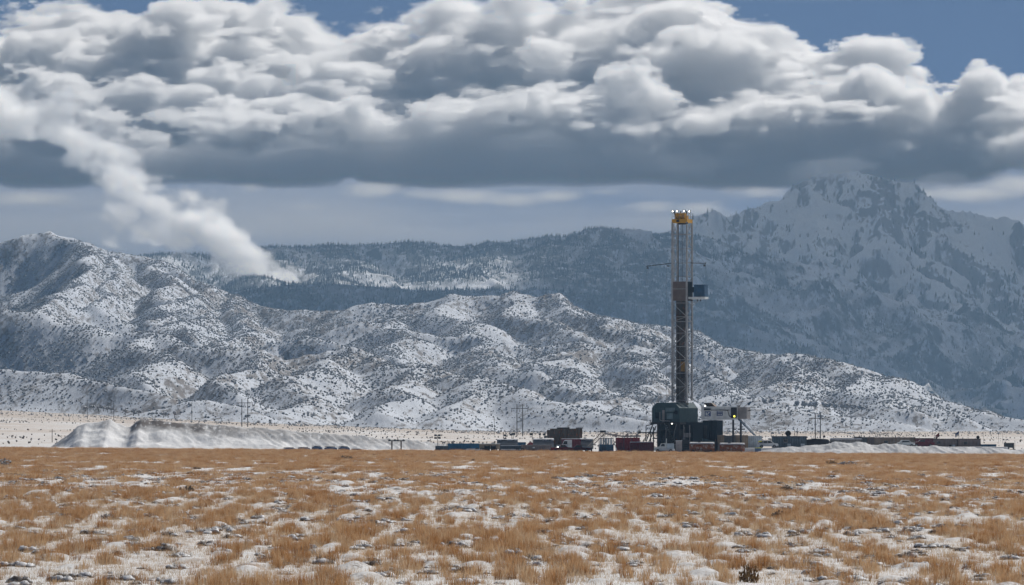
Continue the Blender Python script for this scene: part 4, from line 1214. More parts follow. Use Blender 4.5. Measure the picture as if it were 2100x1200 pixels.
rp(MB().bar((lx(1522, yd + 1), yd + 1, lz(835)), (lx(1533, yd + 1), yd + 1, lz(826)), .05, 4), 'windsock_pole', M_GREY)
rp(MB().bar((lx(1530.5, yd + 1), yd + 1, lz(830)), (lx(1536, yd + 1), yd + 1, lz(824.5)), .38, 7, .12), 'windsock', M_BLUE)
rp(MB().bar((lx(1526, yd + 1), yd + 1, lz(844)), (lx(1537, yd + 1), yd + 1, lz(841)), .12, 5), 'vent_pipe', M_DARK)
for u in (1500.7, 1516): rp(MB().box(lx(u, yd + 2) - .2, lx(u, yd + 2) + .2, yd + 1.8, yd + 2.2, -.4, dz0), 'support_post', M_DARK)
for ua, ub in ((1502.5, 1507.5), (1511, 1517), (1519, 1525)): rp(MB().box(lx(ua, yd + 2), lx(ub, yd + 2), yd + 1.5, yd + 1.75, lz(881.5), lz(879)), 'junction_box', M_DARK)
# stair down from the doghouse
pa, pb = Vector((lx(1507, yd), yd + .4, lz(858))), Vector((lx(1541, yd), yd + .4, lz(893)))
st_ = rp(MB().bar(pa, pb, .14, 4), 'stair_stringer', M_BLUE)
rp(MB().bar(pa + Vector((0, 1.1, 0)), pb + Vector((0, 1.1, 0)), .14, 4), 'stair_stringer', M_BLUE)
for o_ in (0, 1.1): rp(MB().bar(pa + Vector((.4, o_, .9)), pb + Vector((.4, o_, .9)), .04, 4), 'stair_rail', M_GREY)
tread0 = None
for j in range(15):
    c_ = pa.lerp(pb, (j + .5) / 15)
    if tread0 is None: tread0 = rp(MB().box(-.18, .18, 0, 1.1, -.03, .03), 'stair_tread', M_WHITE)
    o = tread0 if j == 0 else tread0.copy()
    if j: S.collection.objects.link(o)
    o.location = c_
# railings, hoses, rails and a stair crowd the foot of the rig
yf = y0 - .5
for j in range(9):
    x = x0 - .2 + j * (x1 - x0 + .4) / 8
    rp(MB().bar((x, yf, zf - .5), (x, yf, zf + .6), .05, 4), 'rail_post', M_DARK)
for z in (zf + .6, zf + .1): rp(MB().bar((x0 - .2, yf, z), (x1 + .2, yf, z), .04, 4), 'hand_rail', M_DARK)
for j, (ua, va, ub, vb) in enumerate(((1362, 868, 1366, 922), (1368, 868, 1379, 920), (1384, 870, 1381, 918), (1394, 868, 1390, 905), (1405, 876, 1398, 922), (1418, 872, 1424, 905), (1436, 868, 1430, 900))):
    yh = y0 - .6 if ua < 1392 else x1 + .3
    if ua >= 1392: yh = y0 - .3 + (ua - 1391) / RS * 2.2
    m_ = MB(); pr = None
    for q in range(7):
        t_ = q / 6
        p_ = (lx(ua + (ub - ua) * t_ + 2.0 * math.sin(t_ * 6 + j), yh), yh - .2, lz(va + (vb - va) * t_))
        if pr: m_.bar(pr, p_, .07, 4)
        pr = p_
    rp(m_, 'service_hose', M_CABLE if j % 2 else M_GREY)
sa, sb = Vector((lx(1364, yf - .6), yf - .6, zf - .6)), Vector((lx(1388, yf - .6), yf - .6, lz(922)))
for o_ in (0, -.9): rp(MB().bar(sa + Vector((0, o_, 0)), sb + Vector((0, o_, 0)), .1, 4), 'stair_stringer', M_DARK)
for j in range(12):
    c_ = sa.lerp(sb, (j + .5) / 12)
    rp(MB().box(c_.x - .15, c_.x + .15, c_.y - .9, c_.y, c_.z - .03, c_.z + .03), 'stair_tread', M_GREY)
rp(MB().bar((lx(1352, yf), yf, lz(845)), (lx(1352, yf), yf, lz(862)), .09, 5).bar((lx(1352, yf), yf, lz(862)), (lx(1372, yf), yf, lz(864)), .09, 5), 'vent_pipe', M_GREY)
for ua, ub, va, vb in ((1343, 1350, 846, 858), (1366, 1378, 848, 860), (1380, 1388, 842, 850)):
    rp(MB().box(lx(ua, y0), lx(ub, y0), y0 - .06, y0 - .004, lz(vb), lz(va)), 'cladding_patch', M_TEALD if ua != 1366 else M_TEALL)
# pipework and stair on the left
for (ua, va, ub, vb, r) in ((1310, 887, 1353, 887, .12), (1325, 905, 1338, 872, .13), (1330, 907, 1345, 874, .13), (1325, 873, 1340, 870, .12), (1325, 873, 1324, 905, .11), (1334, 925, 1334, 880, .14),
                            (1318, 905, 1336, 880, .08), (1340, 925, 1340, 876, .14), (1312, 915, 1330, 893, .08), (1335, 890, 1354, 890, .08), (1331, 868, 1331, 862, .05), (1334, 869, 1334, 862, .05), (1330, 863, 1336, 863, .05), (1338, 899, 1354, 899, .15), (1309, 888, 1314, 886, .28)):
    y = -4.0
    rp(MB().bar((lx(ua, y), y, lz(va)), (lx(ub, y), y, lz(vb)), r, 5), 'flow_pipe', M_DARK)
# ------------------------------------------------------------------ the pad: trailers, tanks, vehicles, poles
def frame(u, Y): return (u - 1050) / FPX * Y
def zv(v, Y): return HC + (HV - v) / FPX * Y
M_CONT = paint('blue_container', (0.03, 0.13, 0.25), 0.5, 0, 0.25, dirtiness=0.2)
M_TEALC = paint('slate_container', (0.07, 0.10, 0.13), 0.55, 0, 0.25)
M_BEIGE = paint('beige_paint', (0.30, 0.24, 0.18), 0.6, 0, 0.3)
M_TAN = paint('tan_siding', (0.24, 0.20, 0.17), 0.65, 0, 0.4)
M_TAUPE = paint('taupe_siding', (0.20, 0.17, 0.165), 0.65, 0, 0.4)
M_PALE = paint('pale_blue_panel', (0.42, 0.50, 0.58), 0.5, 0, 0.3)
M_RED = paint('red_paint', (0.22, 0.02, 0.03), 0.5, 0, 0.35)
M_DRED = paint('dark_red_paint', (0.14, 0.018, 0.028), 0.55, 0, 0.7)
M_BURG = paint('burgundy_siding', (0.15, 0.04, 0.06), 0.6, 0, 0.4)
M_TANK = paint('grey_tank', (0.17, 0.19, 0.21), 0.5, 0.1, 0.3)
M_BTANK = paint('brown_tank', (0.075, 0.058, 0.045), 0.6, 0, 0.3, rust=0.25)
M_RUST = paint('rusty_tank', (0.42, 0.38, 0.34), 0.65, 0, 0.75, rust=0.9, scale=0.6)
M_SNOW = paint('settled_snow', (0.78, 0.80, 0.83), 0.85, 0, 0, dirtiness=0.05)
M_TYRE = paint('tyre_rubber', (0.02, 0.02, 0.022), 0.8, 0, 0)
M_TARP = paint('blue_tarp', (0.10, 0.16, 0.27), 0.6, 0, 0.3, dirtiness=0.15)
M_BLACK = paint('black_cover', (0.03, 0.03, 0.036), 0.7, 0, 0.12, dirtiness=0.1)
M_WOOD = paint('weathered_wood', (0.10, 0.08, 0.065), 0.8, 0, 0.1)
M_HIVIS = paint('yellow_sign', (0.75, 0.72, 0.05), 0.5, 0, 0, dirtiness=0.0)

def root_at(name, u0, u1, Y, label, cat, group=None, rz=0.0, z=None):
    x = frame((u0 + u1) / 2, Y)
    zz = float(plain_z(np.array(x), np.array(Y))) - 0.05 if z is None else z
    r = empty(name, (x, Y, zz), rz, label, cat, group)
    return r, (u1 - u0) / FPX * Y, zz

def cabin(name, label, cat, u0, u1, vt, Y, depth, mat, roof_mat=None, pitch=0.45, group=None, doors=(), windows=(), seams=0, snow_h=0.0, vb=None, skids=True):
    """a container, trailer or site cabin: corrugated body, roof, doors, windows, skids"""
    r, w, z0 = root_at(name, u0, u1, Y, label, cat, group)
    h = zv(vt, Y) - z0
    s = FPX / Y
    body = MB().ribbed(-w / 2, w / 2, 0, depth, 0.25, h - .12, pitch, .05).build('body', mat, r)
    MB().box(-w / 2 - .06, w / 2 + .06, -.08, depth + .08, h - .117, h).build('roof', roof_mat or mat, r)
    if snow_h: MB().box(-w / 2 + .1, w / 2 - .1, .1, depth - .1, h + .003, h + snow_h).build('snow_cap', M_SNOW, r)
    if skids:
        for y in (.25, depth - .45): MB().box(-w / 2, w / 2, y, y + .2, -.1, .247).build('skid', M_DARK, r)
    for du, dm in doors:
        x = (du - (u0 + u1) / 2) / s
        d = MB().box(x - .45, x + .45, -.06, -.003, .3, min(2.3, h - .3)).build('door', dm, r)
        MB().box(x + .3, x + .38, -.11, -.062, 1.1, 1.3).build('handle', M_DARK, d)
    for du, dv in windows:
        x = (du - (u0 + u1) / 2) / s; z = zv(dv, Y) - z0
        d = MB().box(x - .5, x + .5, -.06, -.003, z - .4, z + .4).build('window', M_GREY, r)
        MB().box(x - .42, x + .42, -.08, -.062, z - .32, z + .32).build('pane', M_GLASS, d)
    for k_ in range(seams):
        x = -w / 2 + w * (k_ + 1) / (seams + 1)
        MB().box(x - .08, x + .08, -.09, -.003, .3, h - .15).build('seam_post', M_DARK, r)
    for x in (-w / 2 + .03, w / 2 - .03):
        MB().box(x - .06, x + .06, -.07, .1, .1, h - .12).build('corner_post', mat, r)
    return r

def tank(name, label, cat, u0, u1, vt, Y, rad, mat, zc=None, legs=True, snow=True, group=None, ribs=3, n=14):
    """a lying cylindrical tank on saddles"""
    r, w, z0 = root_at(name, u0, u1, Y, label, cat, group)
    top = zv(vt, Y) - z0
    zc = top - rad
    sh = MB().bar((-w / 2, 0, zc), (w / 2, 0, zc), rad, n).build('shell', mat, r, smooth=False)
    for k_ in range(ribs):
        x = -w / 2 + w * (k_ + .5) / ribs
        MB().bar((x - .06, 0, zc), (x + .06, 0, zc), rad + .05, n).build('band', mat, r)
    MB().bar((-w * .1, 0, top - .1), (-w * .1, 0, top + .25), .35, 8).build('manhole', M_DARK, r)
    for x in (-w * .36, w * .36):
        MB().box(x - .2, x + .2, -rad * .7, rad * .7, -.1, zc - rad * .6).build('saddle', M_DARK, r)
    if snow:
        b = MB()
        m_ = 8
        for j in range(m_):
            a0, a1 = math.pi * (.30 + .4 * j / m_), math.pi * (.30 + .4 * (j + 1) / m_)
            q = rad + .09
            b.add([(-w / 2 + .1, q * math.cos(a0), zc + q * math.sin(a0)), (w / 2 - .1, q * math.cos(a0), zc + q * math.sin(a0)), (w / 2 - .1, q * math.cos(a1), zc + q * math.sin(a1)), (-w / 2 + .1, q * math.cos(a1), zc + q * math.sin(a1))], [(0, 1, 2, 3)])
        b.build('snow_cap', M_SNOW, r)
    return r

def wheel(parent, x, y, z, rad, wid=.28):
    t_ = MB().bar((x, y, z), (x, y + wid, z), rad, 12).build('wheel', M_TYRE, parent)
    MB().bar((x, y - .02, z), (x, y - .003, z), rad * .55, 10).build('rim', M_GREY, t_)
    return t_

def vehicle(name, label, cat, u0, u1, Y, profile, glasses, wheels, mat, width=1.9, flip=False, extras=(), group=None):
    """profile, panes and wheels are given in metres along the length, nose to the right"""
    r, w, z0 = root_at(name, u0, u1, Y, label, cat, group)
    L = max(p[0] for p in profile)
    f = (lambda x: (L / 2 - x)) if flip else (lambda x: x - L / 2)
    MB().prism([(f(x), z) for x, z in profile], 0, width).build('body', mat, r)
    for g in glasses:
        MB().prism([(f(x), z) for x, z in g], -.03, -.004).build('window', M_GLASS, r)
    for x, rad in wheels:
        wheel(r, f(x), -.06, rad, rad); wheel(r, f(x), width - .22, rad, rad)
    for nm, mt, pts, ya, yb in extras:
        MB().prism([(f(x), z) for x, z in pts], ya, yb).build(nm, mt, r)
    return r, f

# --- left end of the pad
g_pole = 'floodlight poles among the tanks'
def light_pole(u, vt, Y, label, heads, group=None, vb=None, arm=0.0, size=.5):
    r, w, z0 = root_at('light_pole', u, u, Y, label, 'light pole', group)
    h = zv(vt, Y) - z0
    MB().bar((0, 0, -.2), (0, 0, h), .09, 6, .06).build('pole', M_DARK, r)
    MB().box(-.6, .6, -.6, .6, -.1, .35).build('base', M_DARK, r)
    for dx, dz in heads:
        hd = MB().box(dx - size, dx + size, -.25, .15, h + dz - size * .7, h + dz + size * .7).build('lamp_head', M_DARK, r)
        MB().box(dx - size * .8, dx + size * .8, -.28, -.253, h + dz - size * .5, h + dz + size * .5).build('lens', M_GLASS, hd)
        if abs(dx) > .05: MB().bar((0, 0, h + dz), (dx, 0, h + dz), .05, 4).build('cross_arm', M_DARK, r)
    return r
light_pole(897, 892, 1196, 'tall pole carrying four square floodlights beside the blue container', [(-.45, -.1), (.45, -.1), (-.45, -.75), (.5, -.75)], size=.32)
# pipe rack frame behind it
r, w, z0 = root_at('pipe_rack', 900, 930, 1215, 'open steel pipe rack frame behind the low teal tank', 'rack')
hh = zv(903, 1215) - z0
for j in range(7):
    x = -w / 2 + w * j / 6
    MB().bar((x, 0, 0), (x + (.3 if j % 2 else 0), 0, hh - .3 * (j % 3)), .06, 4).build('upright', M_DARK, r)
for z in (.9, 1.6, hh - .4): MB().bar((-w / 2, 0, z), (w / 2, 0, z), .05, 4).build('rail', M_DARK, r)
cabin('low_tank', 'low dark teal open tank in front of the pipe rack', 'tank', 893, 919, 914.5, 1192, 2.4, M_TEALC, skids=True)
cabin('shipping_container', 'bright blue corrugated shipping container at the left of the pad', 'container', 918, 984, 909.5, 1200, 2.6, M_CONT, pitch=.36, doors=())
light_pole(970.5, 905.5, 1204, 'short lamp on a post just above the blue container roof', [(0, 0)], size=.32)
# flat trailer in front of the container
def flatbed(u0, u1, vt, Y, label, mat=M_WHITE):
    r, w, z0 = root_at('flatbed_trailer', u0, u1, Y, label, 'trailer')
    h = zv(vt, Y) - z0
    MB().box(-w / 2, w / 2, 0, 2.4, h - .35, h).build('deck', mat, r)
    MB().box(-w / 2 + .3, w / 2 - .3, .6, 1.8, h - .75, h - .353).build('chassis', M_DARK, r)
    for x in (w * .28, w * .28 + 1.1): wheel(r, x, .05, .45, .45)
    MB().box(-w * .35, -w * .35 + .15, .3, .5, -.1, h - .353).build('landing_leg', M_DARK, r)
    MB().box(-w / 2 + .2, w / 2 - .2, .1, 2.3, h + .003, h + .12).build('snow_cap', M_SNOW, r)
    return r
flatbed(955, 985, 921.5, 1176, 'snowy flat trailer parked before the blue container')
# grey equipment trailer with dark bays
r, w, z0 = root_at('equipment_trailer', 983, 1025, 1184, 'pale grey equipment trailer with two dark open bays', 'trailer')
h = zv(911, 1184) - z0
MB().box(-w / 2, w / 2, .3, 2.6, .5, h).build('body', M_BEIGE, r)
MB().box(-w / 2 - .1, w / 2 + .1, .1, 2.7, h + .003, h + .15).build('roof', M_WHITE, r)
for a, b_ in ((-.05, .33), (.30 + .08, .72)):
    xx0, xx1 = -w / 2 + w * (.28 + a * .75), -w / 2 + w * (.28 + b_ * .75)
    MB().prism([(xx0, .1), (xx1, .1), (xx1 - .1, 1.5), (xx1 - .6, h - .5), (xx0 + .4, h - .5), (xx0, 1.5)], .1, .297).build('bay', M_BLACK, r)
for x in (w * .3, -w * .3): wheel(r, x, .1, .4, .4)
light_pole(1032.3, 888, 1222, 'thin bare mast left of the pair of dark lamps', [(0, 0)], size=.12)
light_pole(1037, 893, 1224, 'leaning dark lamp on a thin post over the first grey tank', [(-.15, 0)], size=.34)
light_pole(1049.5, 891.5, 1226, 'left post of the close pair of dark lamps', [(-.2, 0)], size=.34)
light_pole(1052.5, 891, 1228, 'right post of the close pair of dark lamps', [(.1, 0.1)], size=.42)
light_pole(1091.5, 890.5, 1224, 'single dark round lamp on a post left of the second grey tank', [(-.25, 0)], size=.42)
light_pole(1107, 891, 1240, 'faint distant lamp post left of the brown tank', [(0, 0)], size=.28)
light_pole(1116, 891, 1226, 'lamp post with two dark heads beside the brown tank', [(0, 0), (.3, -.7)], size=.36)
light_pole(1119.5, 895, 1228, 'short lamp post tight against the brown tank', [(0, 0)], size=.26)
tank('storage_tank', 'dark grey round tank behind the low slate flatbed box', 'tank', 1019, 1062, 900.5, 1208, 1.25, M_TANK)
cabin('tool_box', 'small blue steel box between the grey tank and red machine', 'box', 1062, 1078, 907, 1214, 2, M_CONT)
cabin('skid_unit', 'low slate box with snow on its lid beside the taupe cabin', 'skid', 1026, 1070, 914.5, 1188, 2.2, M_TEALC, snow_h=.12)
flatbed(1026, 1072, 922.5, 1172, 'long low flat trailer before the slate skid box', M_TEALC)
r, w, z0 = root_at('mud_pump', 1079, 1095, 1212, 'small red pump housing between the two grey tanks', 'pump')
hh = zv(907, 1212) - z0
MB().prism([(-w / 2, .3), (w / 2, .3), (w / 2, hh - .5), (w * .2, hh), (-w * .1, hh), (-w / 2, hh - .8)], 0, 1.8).build('housing', M_RED, r)
MB().box(-w / 2 - .1, w / 2 + .1, -.1, 1.9, -.1, .297).build('skid', M_DARK, r)
MB().bar((0, -.2, hh * .5), (0, -.003, hh * .5), .35, 10).build('flange', M_DARK, r)
tank('storage_tank', 'blue grey half round tank above the taupe cabin', 'tank', 1093, 1136, 899.5, 1206, 1.5, M_TANK)
cabin('site_cabin', 'plain taupe site cabin with one small white label', 'cabin', 1069, 1131, 912.5, 1186, 2.8, M_TAUPE, pitch=.7)
_lab = [o for o in S.objects if o.name.startswith('site_cabin')][0]
MB().box(-.9, -.4, -.06, -.003, zv(918.5, 1186), zv(916, 1186)).build('notice', M_WHITE, _lab)
# tall brown tank battery
r, w, z0 = root_at('mud_tank', 1122, 1194, 1260, 'tall dark brown corrugated mud tank standing highest behind the tanks', 'tank')
h = zv(879, 1260) - z0
MB().ribbed(-w / 2 + .8, w / 2, 0, 5, .2, h, .9, .14).build('shell', M_BTANK, r)
MB().box(-w / 2, -w / 2 + .797, .2, 4.6, .2, h - .35).build('end_wall', M_BTANK, r)
MB().box(-w / 2, w / 2, -.2, 5.2, -.2, .197).build('skid', M_DARK, r)
for x, ww in ((-w * .1, 1.1), (w * .06, .7), (w * .42, .9)): MB().box(x - ww, x + ww, 1, 3, h + .003, h + .28).build('hatch', M_DARK if x < w * .3 else M_GREY, r)
MB().bar((-w * .13, 1, h), (-w * .13, 1, h + .6), .06, 4).bar((w * .1, 1, h), (w * .1, 1, h + .5), .06, 4).build('vent', M_DARK, r)

# --- trucks and machines in the middle
truck_profile = [(0, .5), (6.0, .5), (6.0, 1.25), (5.85, 1.65), (4.5, 1.8), (4.1, 2.75), (3.8, 2.9), (2.4, 2.95), (2.2, 2.9), (2.2, 1.1), (0, 1.1)]
truck_glass = [[(4.35, 1.85), (4.02, 2.65), (3.3, 2.65), (3.3, 1.85)]]
r, f = vehicle('semi_truck', 'white and blue truck with one headlight on before the red trailer', 'truck', 1146, 1186, 1178, truck_profile, truck_glass, [(5.0, .5), (1.3, .5), (.45, .5)], M_WHITE, 2.4, True,
               [('grille', M_BLUE, [(5.2, .7), (5.95, .7), (5.85, 1.5), (5.2, 1.6)], -.04, -.003), ('door', M_PALE, [(3.2, .8), (4.2, .8), (4.2, 1.75), (3.2, 1.75)], -.05, -.003), ('bumper', M_RED, [(5.6, .35), (6.15, .35), (6.15, .62), (5.6, .62)], -.1, 2.5)])
hl = MB().bar((f(6.05), .25, 1.0), (f(6.0) - .02, .25, 1.0), .2, 8).bar((f(5.6), -.03, 1.05), (f(5.6), -.12, 1.05), .26, 8).build('headlight', M_LAMP, r)
cabin('box_trailer', 'dark red box trailer standing behind the lit truck', 'trailer', 1152, 1191, 899.5, 1198, 2.5, M_DRED, roof_mat=M_SNOW, pitch=.6)
tank('storage_tank', 'pale grey tank between the red trailer and conveyor', 'tank', 1189, 1217, 899.5, 1204, 1.3, M_TANK, ribs=2)
pk_prof = [(0, .45), (5.4, .45), (5.4, .95), (5.25, 1.1), (4.0, 1.2), (3.4, 1.78), (2.3, 1.8), (2.1, 1.2), (0, 1.15)]
pk_glass = [[(3.85, 1.22), (3.35, 1.7), (2.4, 1.72), (2.3, 1.22)]]
vehicle('pickup_truck', 'low red pickup in front of the white truck', 'pickup', 1136, 1170, 1166, pk_prof, pk_glass, [(4.4, .38), (1.0, .38)], M_RED, 1.9)
vehicle('pickup_truck', 'dark red pickup with snowy bonnet beside the conveyor foot', 'pickup', 1172, 1205, 1168, pk_prof, pk_glass, [(4.4, .38), (1.0, .38)], M_DRED, 1.9, True, [('snow_cap', M_SNOW, [(.1, 1.2), (2.0, 1.22), (2.0, 1.35), (.1, 1.3)], .1, 1.8)])
# inclined conveyor
r, w, z0 = root_at('conveyor', 1200, 1240, 1190, 'tan lattice conveyor rising steeply to the right', 'conveyor')
s = FPX / 1190
P0 = Vector((-w / 2, 0, zv(921, 1190) - z0)); P1 = Vector((w / 2 - .6, 0, zv(885.5, 1190) - z0))
M_CONV = paint('conveyor_tan', (0.34, 0.30, 0.25), 0.6, 0, 0.3)
for y in (0, 1.2):
    MB().bar(P0 + Vector((0, y, 0)), P1 + Vector((0, y, 0)), .13, 4).build('chord', M_CONV, r)
    MB().bar(P0 + Vector((.75, y, -.25)), P1 + Vector((.75, y, -.35)), .13, 4).build('chord', M_CONV, r)
for j in range(12):
    a = P0.lerp(P1, j / 12); b = P0.lerp(P1, (j + .5) / 12)
    MB().bar(a, b + Vector((.75, 0, -.28)), .06, 4).build('lattice_bar', M_CONV, r)
MB().add([P0 + Vector((.3, .1, -.05)), P1 + Vector((.3, .1, -.05)), P1 + Vector((.3, 1.1, -.05)), P0 + Vector((.3, 1.1, -.05))], [(0, 1, 2, 3)]).build('belt', M_PIPE, r)
MB().box(P1.x - .5, P1.x + .9, -.1, 1.3, P1.z - .2, P1.z + .3).build('head_drum', M_DARK, r)
for x, y in ((P1.x + .2, 0), (P1.x + .2, 1.2), (P1.x + .7, .6)): MB().bar((x, y, -.1), (x, y, P1.z - .2), .09, 4).build('leg', M_DARK, r)
# blue and white separator with sloping frame
r, w, z0 = root_at('shaker_unit', 1228, 1266, 1194, 'blue and white shaker unit with sloping steel frame under the walkway', 'shaker')
h = zv(899.5, 1194) - z0
MB().box(-w / 2, w * .3, 0, 2.4, .2, h * .55).build('lower_tank', M_BLUE, r)
for j in range(5):
    MB().box(-w / 2 + .35 + j * .62, -w / 2 + .75 + j * .62, -.05, 2.2, h * .55 + .003, h).build('screen_panel', M_PALE, r)
for y in (-.1, 2.4):
    MB().bar((w * .26, y, h), (w / 2, y, .1), .1, 4).build('sloping_leg', M_WHITE, r)
    MB().bar((-w / 2 + .1, y, .1), (-w / 2 + .1, y, h), .1, 4).build('upright', M_WHITE, r)
MB().box(-w / 2 - .1, w * .3, -.1, 2.5, h + .003, h + .12).build('cover', M_DARK, r)
MB().box(-w / 2, w / 2, -.1, 2.5, -.1, .197).build('skid', M_DARK, r)
# overhead flow line on trestles
r, w, z0 = root_at('flow_line', 1241, 1314, 1212, 'long grey flow line on thin trestles above the red containers', 'pipeline')
h0, h1 = zv(889.5, 1212) - z0, zv(895, 1212) - z0
MB().bar((-w / 2, 0, h0), (0, 0, h1), .2, 8).build('pipe', M_GREY, r)
MB().bar((0, 0, h1), (w / 2, 0, h1 + .1), .2, 8).build('pipe', M_TANK, r)
for j in range(6):
    x = -w / 2 + w * (j + .3) / 6
    MB().bar((x, 0, -.1), (x, 0, h1 + .1), .07, 4).build('trestle_leg', M_DARK, r)
    MB().bar((x, 0, h1), (x + .8, 0, h1 + .9), .05, 4).build('valve_handle', M_DARK, r)
for x in (-w * .2, w * .12, w * .4): MB().box(x - .35, x + .35, -.3, .3, h1 - .2, h1 + .55).build('valve', M_GREY, r)
cabin('pump_house', 'bright red pump house beneath the overhead flow line', 'container', 1263, 1312, 897.5, 1204, 2.6, M_RED, pitch=.8, seams=2, doors=((1272, M_DRED),))
cabin('shipping_container', 'dark red container with snow on its roof left of the rig', 'container', 1292, 1340, 907.5, 1188, 2.6, M_DRED, pitch=.5, snow_h=.16)
# --- in front of the rig
r, f = vehicle('box_truck', 'white truck parked before the rig facing left with a pale box', 'truck', 1345, 1381, 1180,
               [(0, .45), (5.0, .45), (5.0, 1.1), (4.8, 1.3), (3.7, 1.45), (3.3, 2.2), (2.2, 2.25), (2.15, .9), (0, .9)], [[(3.55, 1.5), (3.2, 2.1), (2.5, 2.12), (2.45, 1.5)]], [(4.2, .42), (1.0, .42)], M_WHITE, 2.1, True,
               [('cargo_box', M_PALE, [(.2, .92), (1.9, .92), (1.9, 2.2), (.2, 2.2)], .05, 2.05)])
MB().bar((f(2.1), .2, .9), (f(2.05), .2, 3.4), .09, 5).build('exhaust_stack', M_WHITE, r)
r, w, z0 = root_at('steel_cabinet', 1386, 1398.5, 1182, 'pale pink grey cabinet right of the white truck', 'cabinet')
h = zv(904.5, 1182) - z0
MB().box(-w / 2, w / 2, 0, 1.2, -.1, h).build('body', paint('cabinet_grey', (0.40, 0.37, 0.37), .6, 0, .4), r)
for x in (-w / 4, w / 4): MB().box(x - w * .22, x + w * .22, -.05, -.003, .25, h - .15).build('door', paint('cabinet_door', (0.44, 0.41, 0.41), .6, 0, 0), r)
MB().box(-w / 2 - .05, w / 2 + .05, -.08, 1.25, h + .003, h + .12).build('roof', M_SNOW, r)
r, w, z0 = root_at('generator', 1399.5, 1415, 1183, 'black generator box between the pale cabinet and rusty tank', 'generator')
h = zv(901.5, 1183) - z0
MB().prism([(-w / 2, -.1), (w / 2, -.1), (w / 2, h - .6), (w * .3, h), (-w * .35, h), (-w / 2, h - .4)], 0, 1.8).build('housing', M_BLACK, r)
for j in range(4): MB().box(-w * .35, w * .35, -.05, -.003, .5 + j * .45, .72 + j * .45).build('louvre', M_TEALD, r)
tank('rusty_tank', 'rusty cream tank with snow along the top nearest the rig base', 'tank', 1414, 1465, 907.5, 1178, 1.05, M_RUST, ribs=6)
r, w, z0 = root_at('tank_pump', 1464, 1477, 1179, 'dark pump skid between the two rusty tanks', 'pump')
h = zv(907, 1179) - z0
MB().box(-w / 2, w * .1, 0, 1.6, .2, h).build('engine', M_DARK, r); MB().box(w * .12, w / 2, .1, 1.5, .2, h - .5).build('pump_body', M_GREY, r)
MB().box(-w / 2, w / 2, -.1, 1.7, -.1, .197).build('skid', M_DARK, r); MB().bar((-w * .2, .8, h), (-w * .2, .8, h + .7), .1, 6).build('exhaust', M_PIPE, r)
tank('rusty_tank', 'rusty cream tank with a snow cap before the beige containers', 'tank', 1476, 1527, 909, 1178, 1.0, M_RUST, ribs=5)
MB_t = None
r, w, z0 = root_at('covered_skiff', 1440, 1468, 1190, 'teal tarpaulin covered load behind the rusty tank', 'load')
h = zv(899.5, 1190) - z0
MB().prism([(-w / 2, h), (-w / 2 + .4, h + .05), (w * .1, h - .4), (w / 2, h - .6), (w / 2, h - 1.4), (-w * .1, h - 1.5), (-w * .4, h - .9)], 0, 2.2).build('tarpaulin', M_TEAL, r)
MB().box(-w / 2, w / 2, .1, 2.1, -.1, h - 1.6).build('pallet', M_DARK, r)
cabin('shipping_container', 'beige container directly right of the rig substructure', 'container', 1468, 1485, 892.5, 1196, 2.6, M_BEIGE)
cabin('shipping_container', 'blue grey container between the two beige ones', 'container', 1485.3, 1509, 893.5, 1197, 2.6, M_TANK)
cabin('shipping_container', 'tall beige container left of the pale blue panel', 'container', 1509.3, 1534, 892.5, 1194, 2.6, M_BEIGE, pitch=.6)
cabin('shipping_container', 'pale blue white container behind the white suv', 'container', 1534.3, 1562, 894, 1198, 2.6, M_PALE, pitch=.5)
suv_prof = [(0, .4), (0.05, 1.0), (.35, 1.75), (.6, 1.88), (2.9, 1.9), (3.3, 1.8), (4.0, 1.2), (4.9, 1.1), (5.05, .95), (5.1, .4)]
suv_glass = [[(.3, 1.15), (.5, 1.72), (1.3, 1.76), (1.3, 1.15)], [(1.4, 1.15), (1.4, 1.76), (2.4, 1.76), (2.4, 1.15)], [(2.5, 1.15), (2.5, 1.76), (3.1, 1.72), (3.75, 1.2)]]
r, f = vehicle('suv', 'white suv with a yellow panel in its rear window', 'suv', 1557, 1593, 1189, suv_prof, suv_glass, [(1.0, .40), (4.1, .40)], paint('suv_white', (0.66, 0.69, 0.72), .35, 0, .3, dirtiness=.15), 1.95,
               extras=[('rear_panel', M_HIVIS, [(.1, 1.5), (1.0, 1.5), (1.0, 1.78), (.3, 1.78)], -.07, -.034), ('tail_lamp', M_RED, [(.05, 1.0), (.2, 1.0), (.25, 1.3), (.12, 1.3)], -.05, -.003), ('headlamp', M_PALE, [(4.8, .85), (5.05, .85), (5.0, 1.05), (4.8, 1.05)], -.05, -.003), ('bumper', M_GREY, [(4.7, .38), (5.16, .38), (5.16, .6), (4.7, .6)], -.04, 1.99)])
r.location.z = zv(918.8, 1189)
tag(MB().box(-15.0, 15.0, 0, 12, -1.1, 0).build('pad_bench', MAT_GROUND, None, (frame(1600, 1187), 1185, zv(918.8, 1189) - .01)), kind='structure')
r, w, z0 = root_at('barrier', 1548, 1561, 1180, 'low blue grey barrier with a yellow top rail by the suv', 'barrier')
h = zv(918, 1180) - z0
MB().box(-w / 2, w / 2, 0, .5, -.1, h - .15).build('panel', M_TARP, r); MB().box(-w / 2 + .1, w / 2, -.05, .55, h - .147, h).build('rail', M_HIVIS, r)
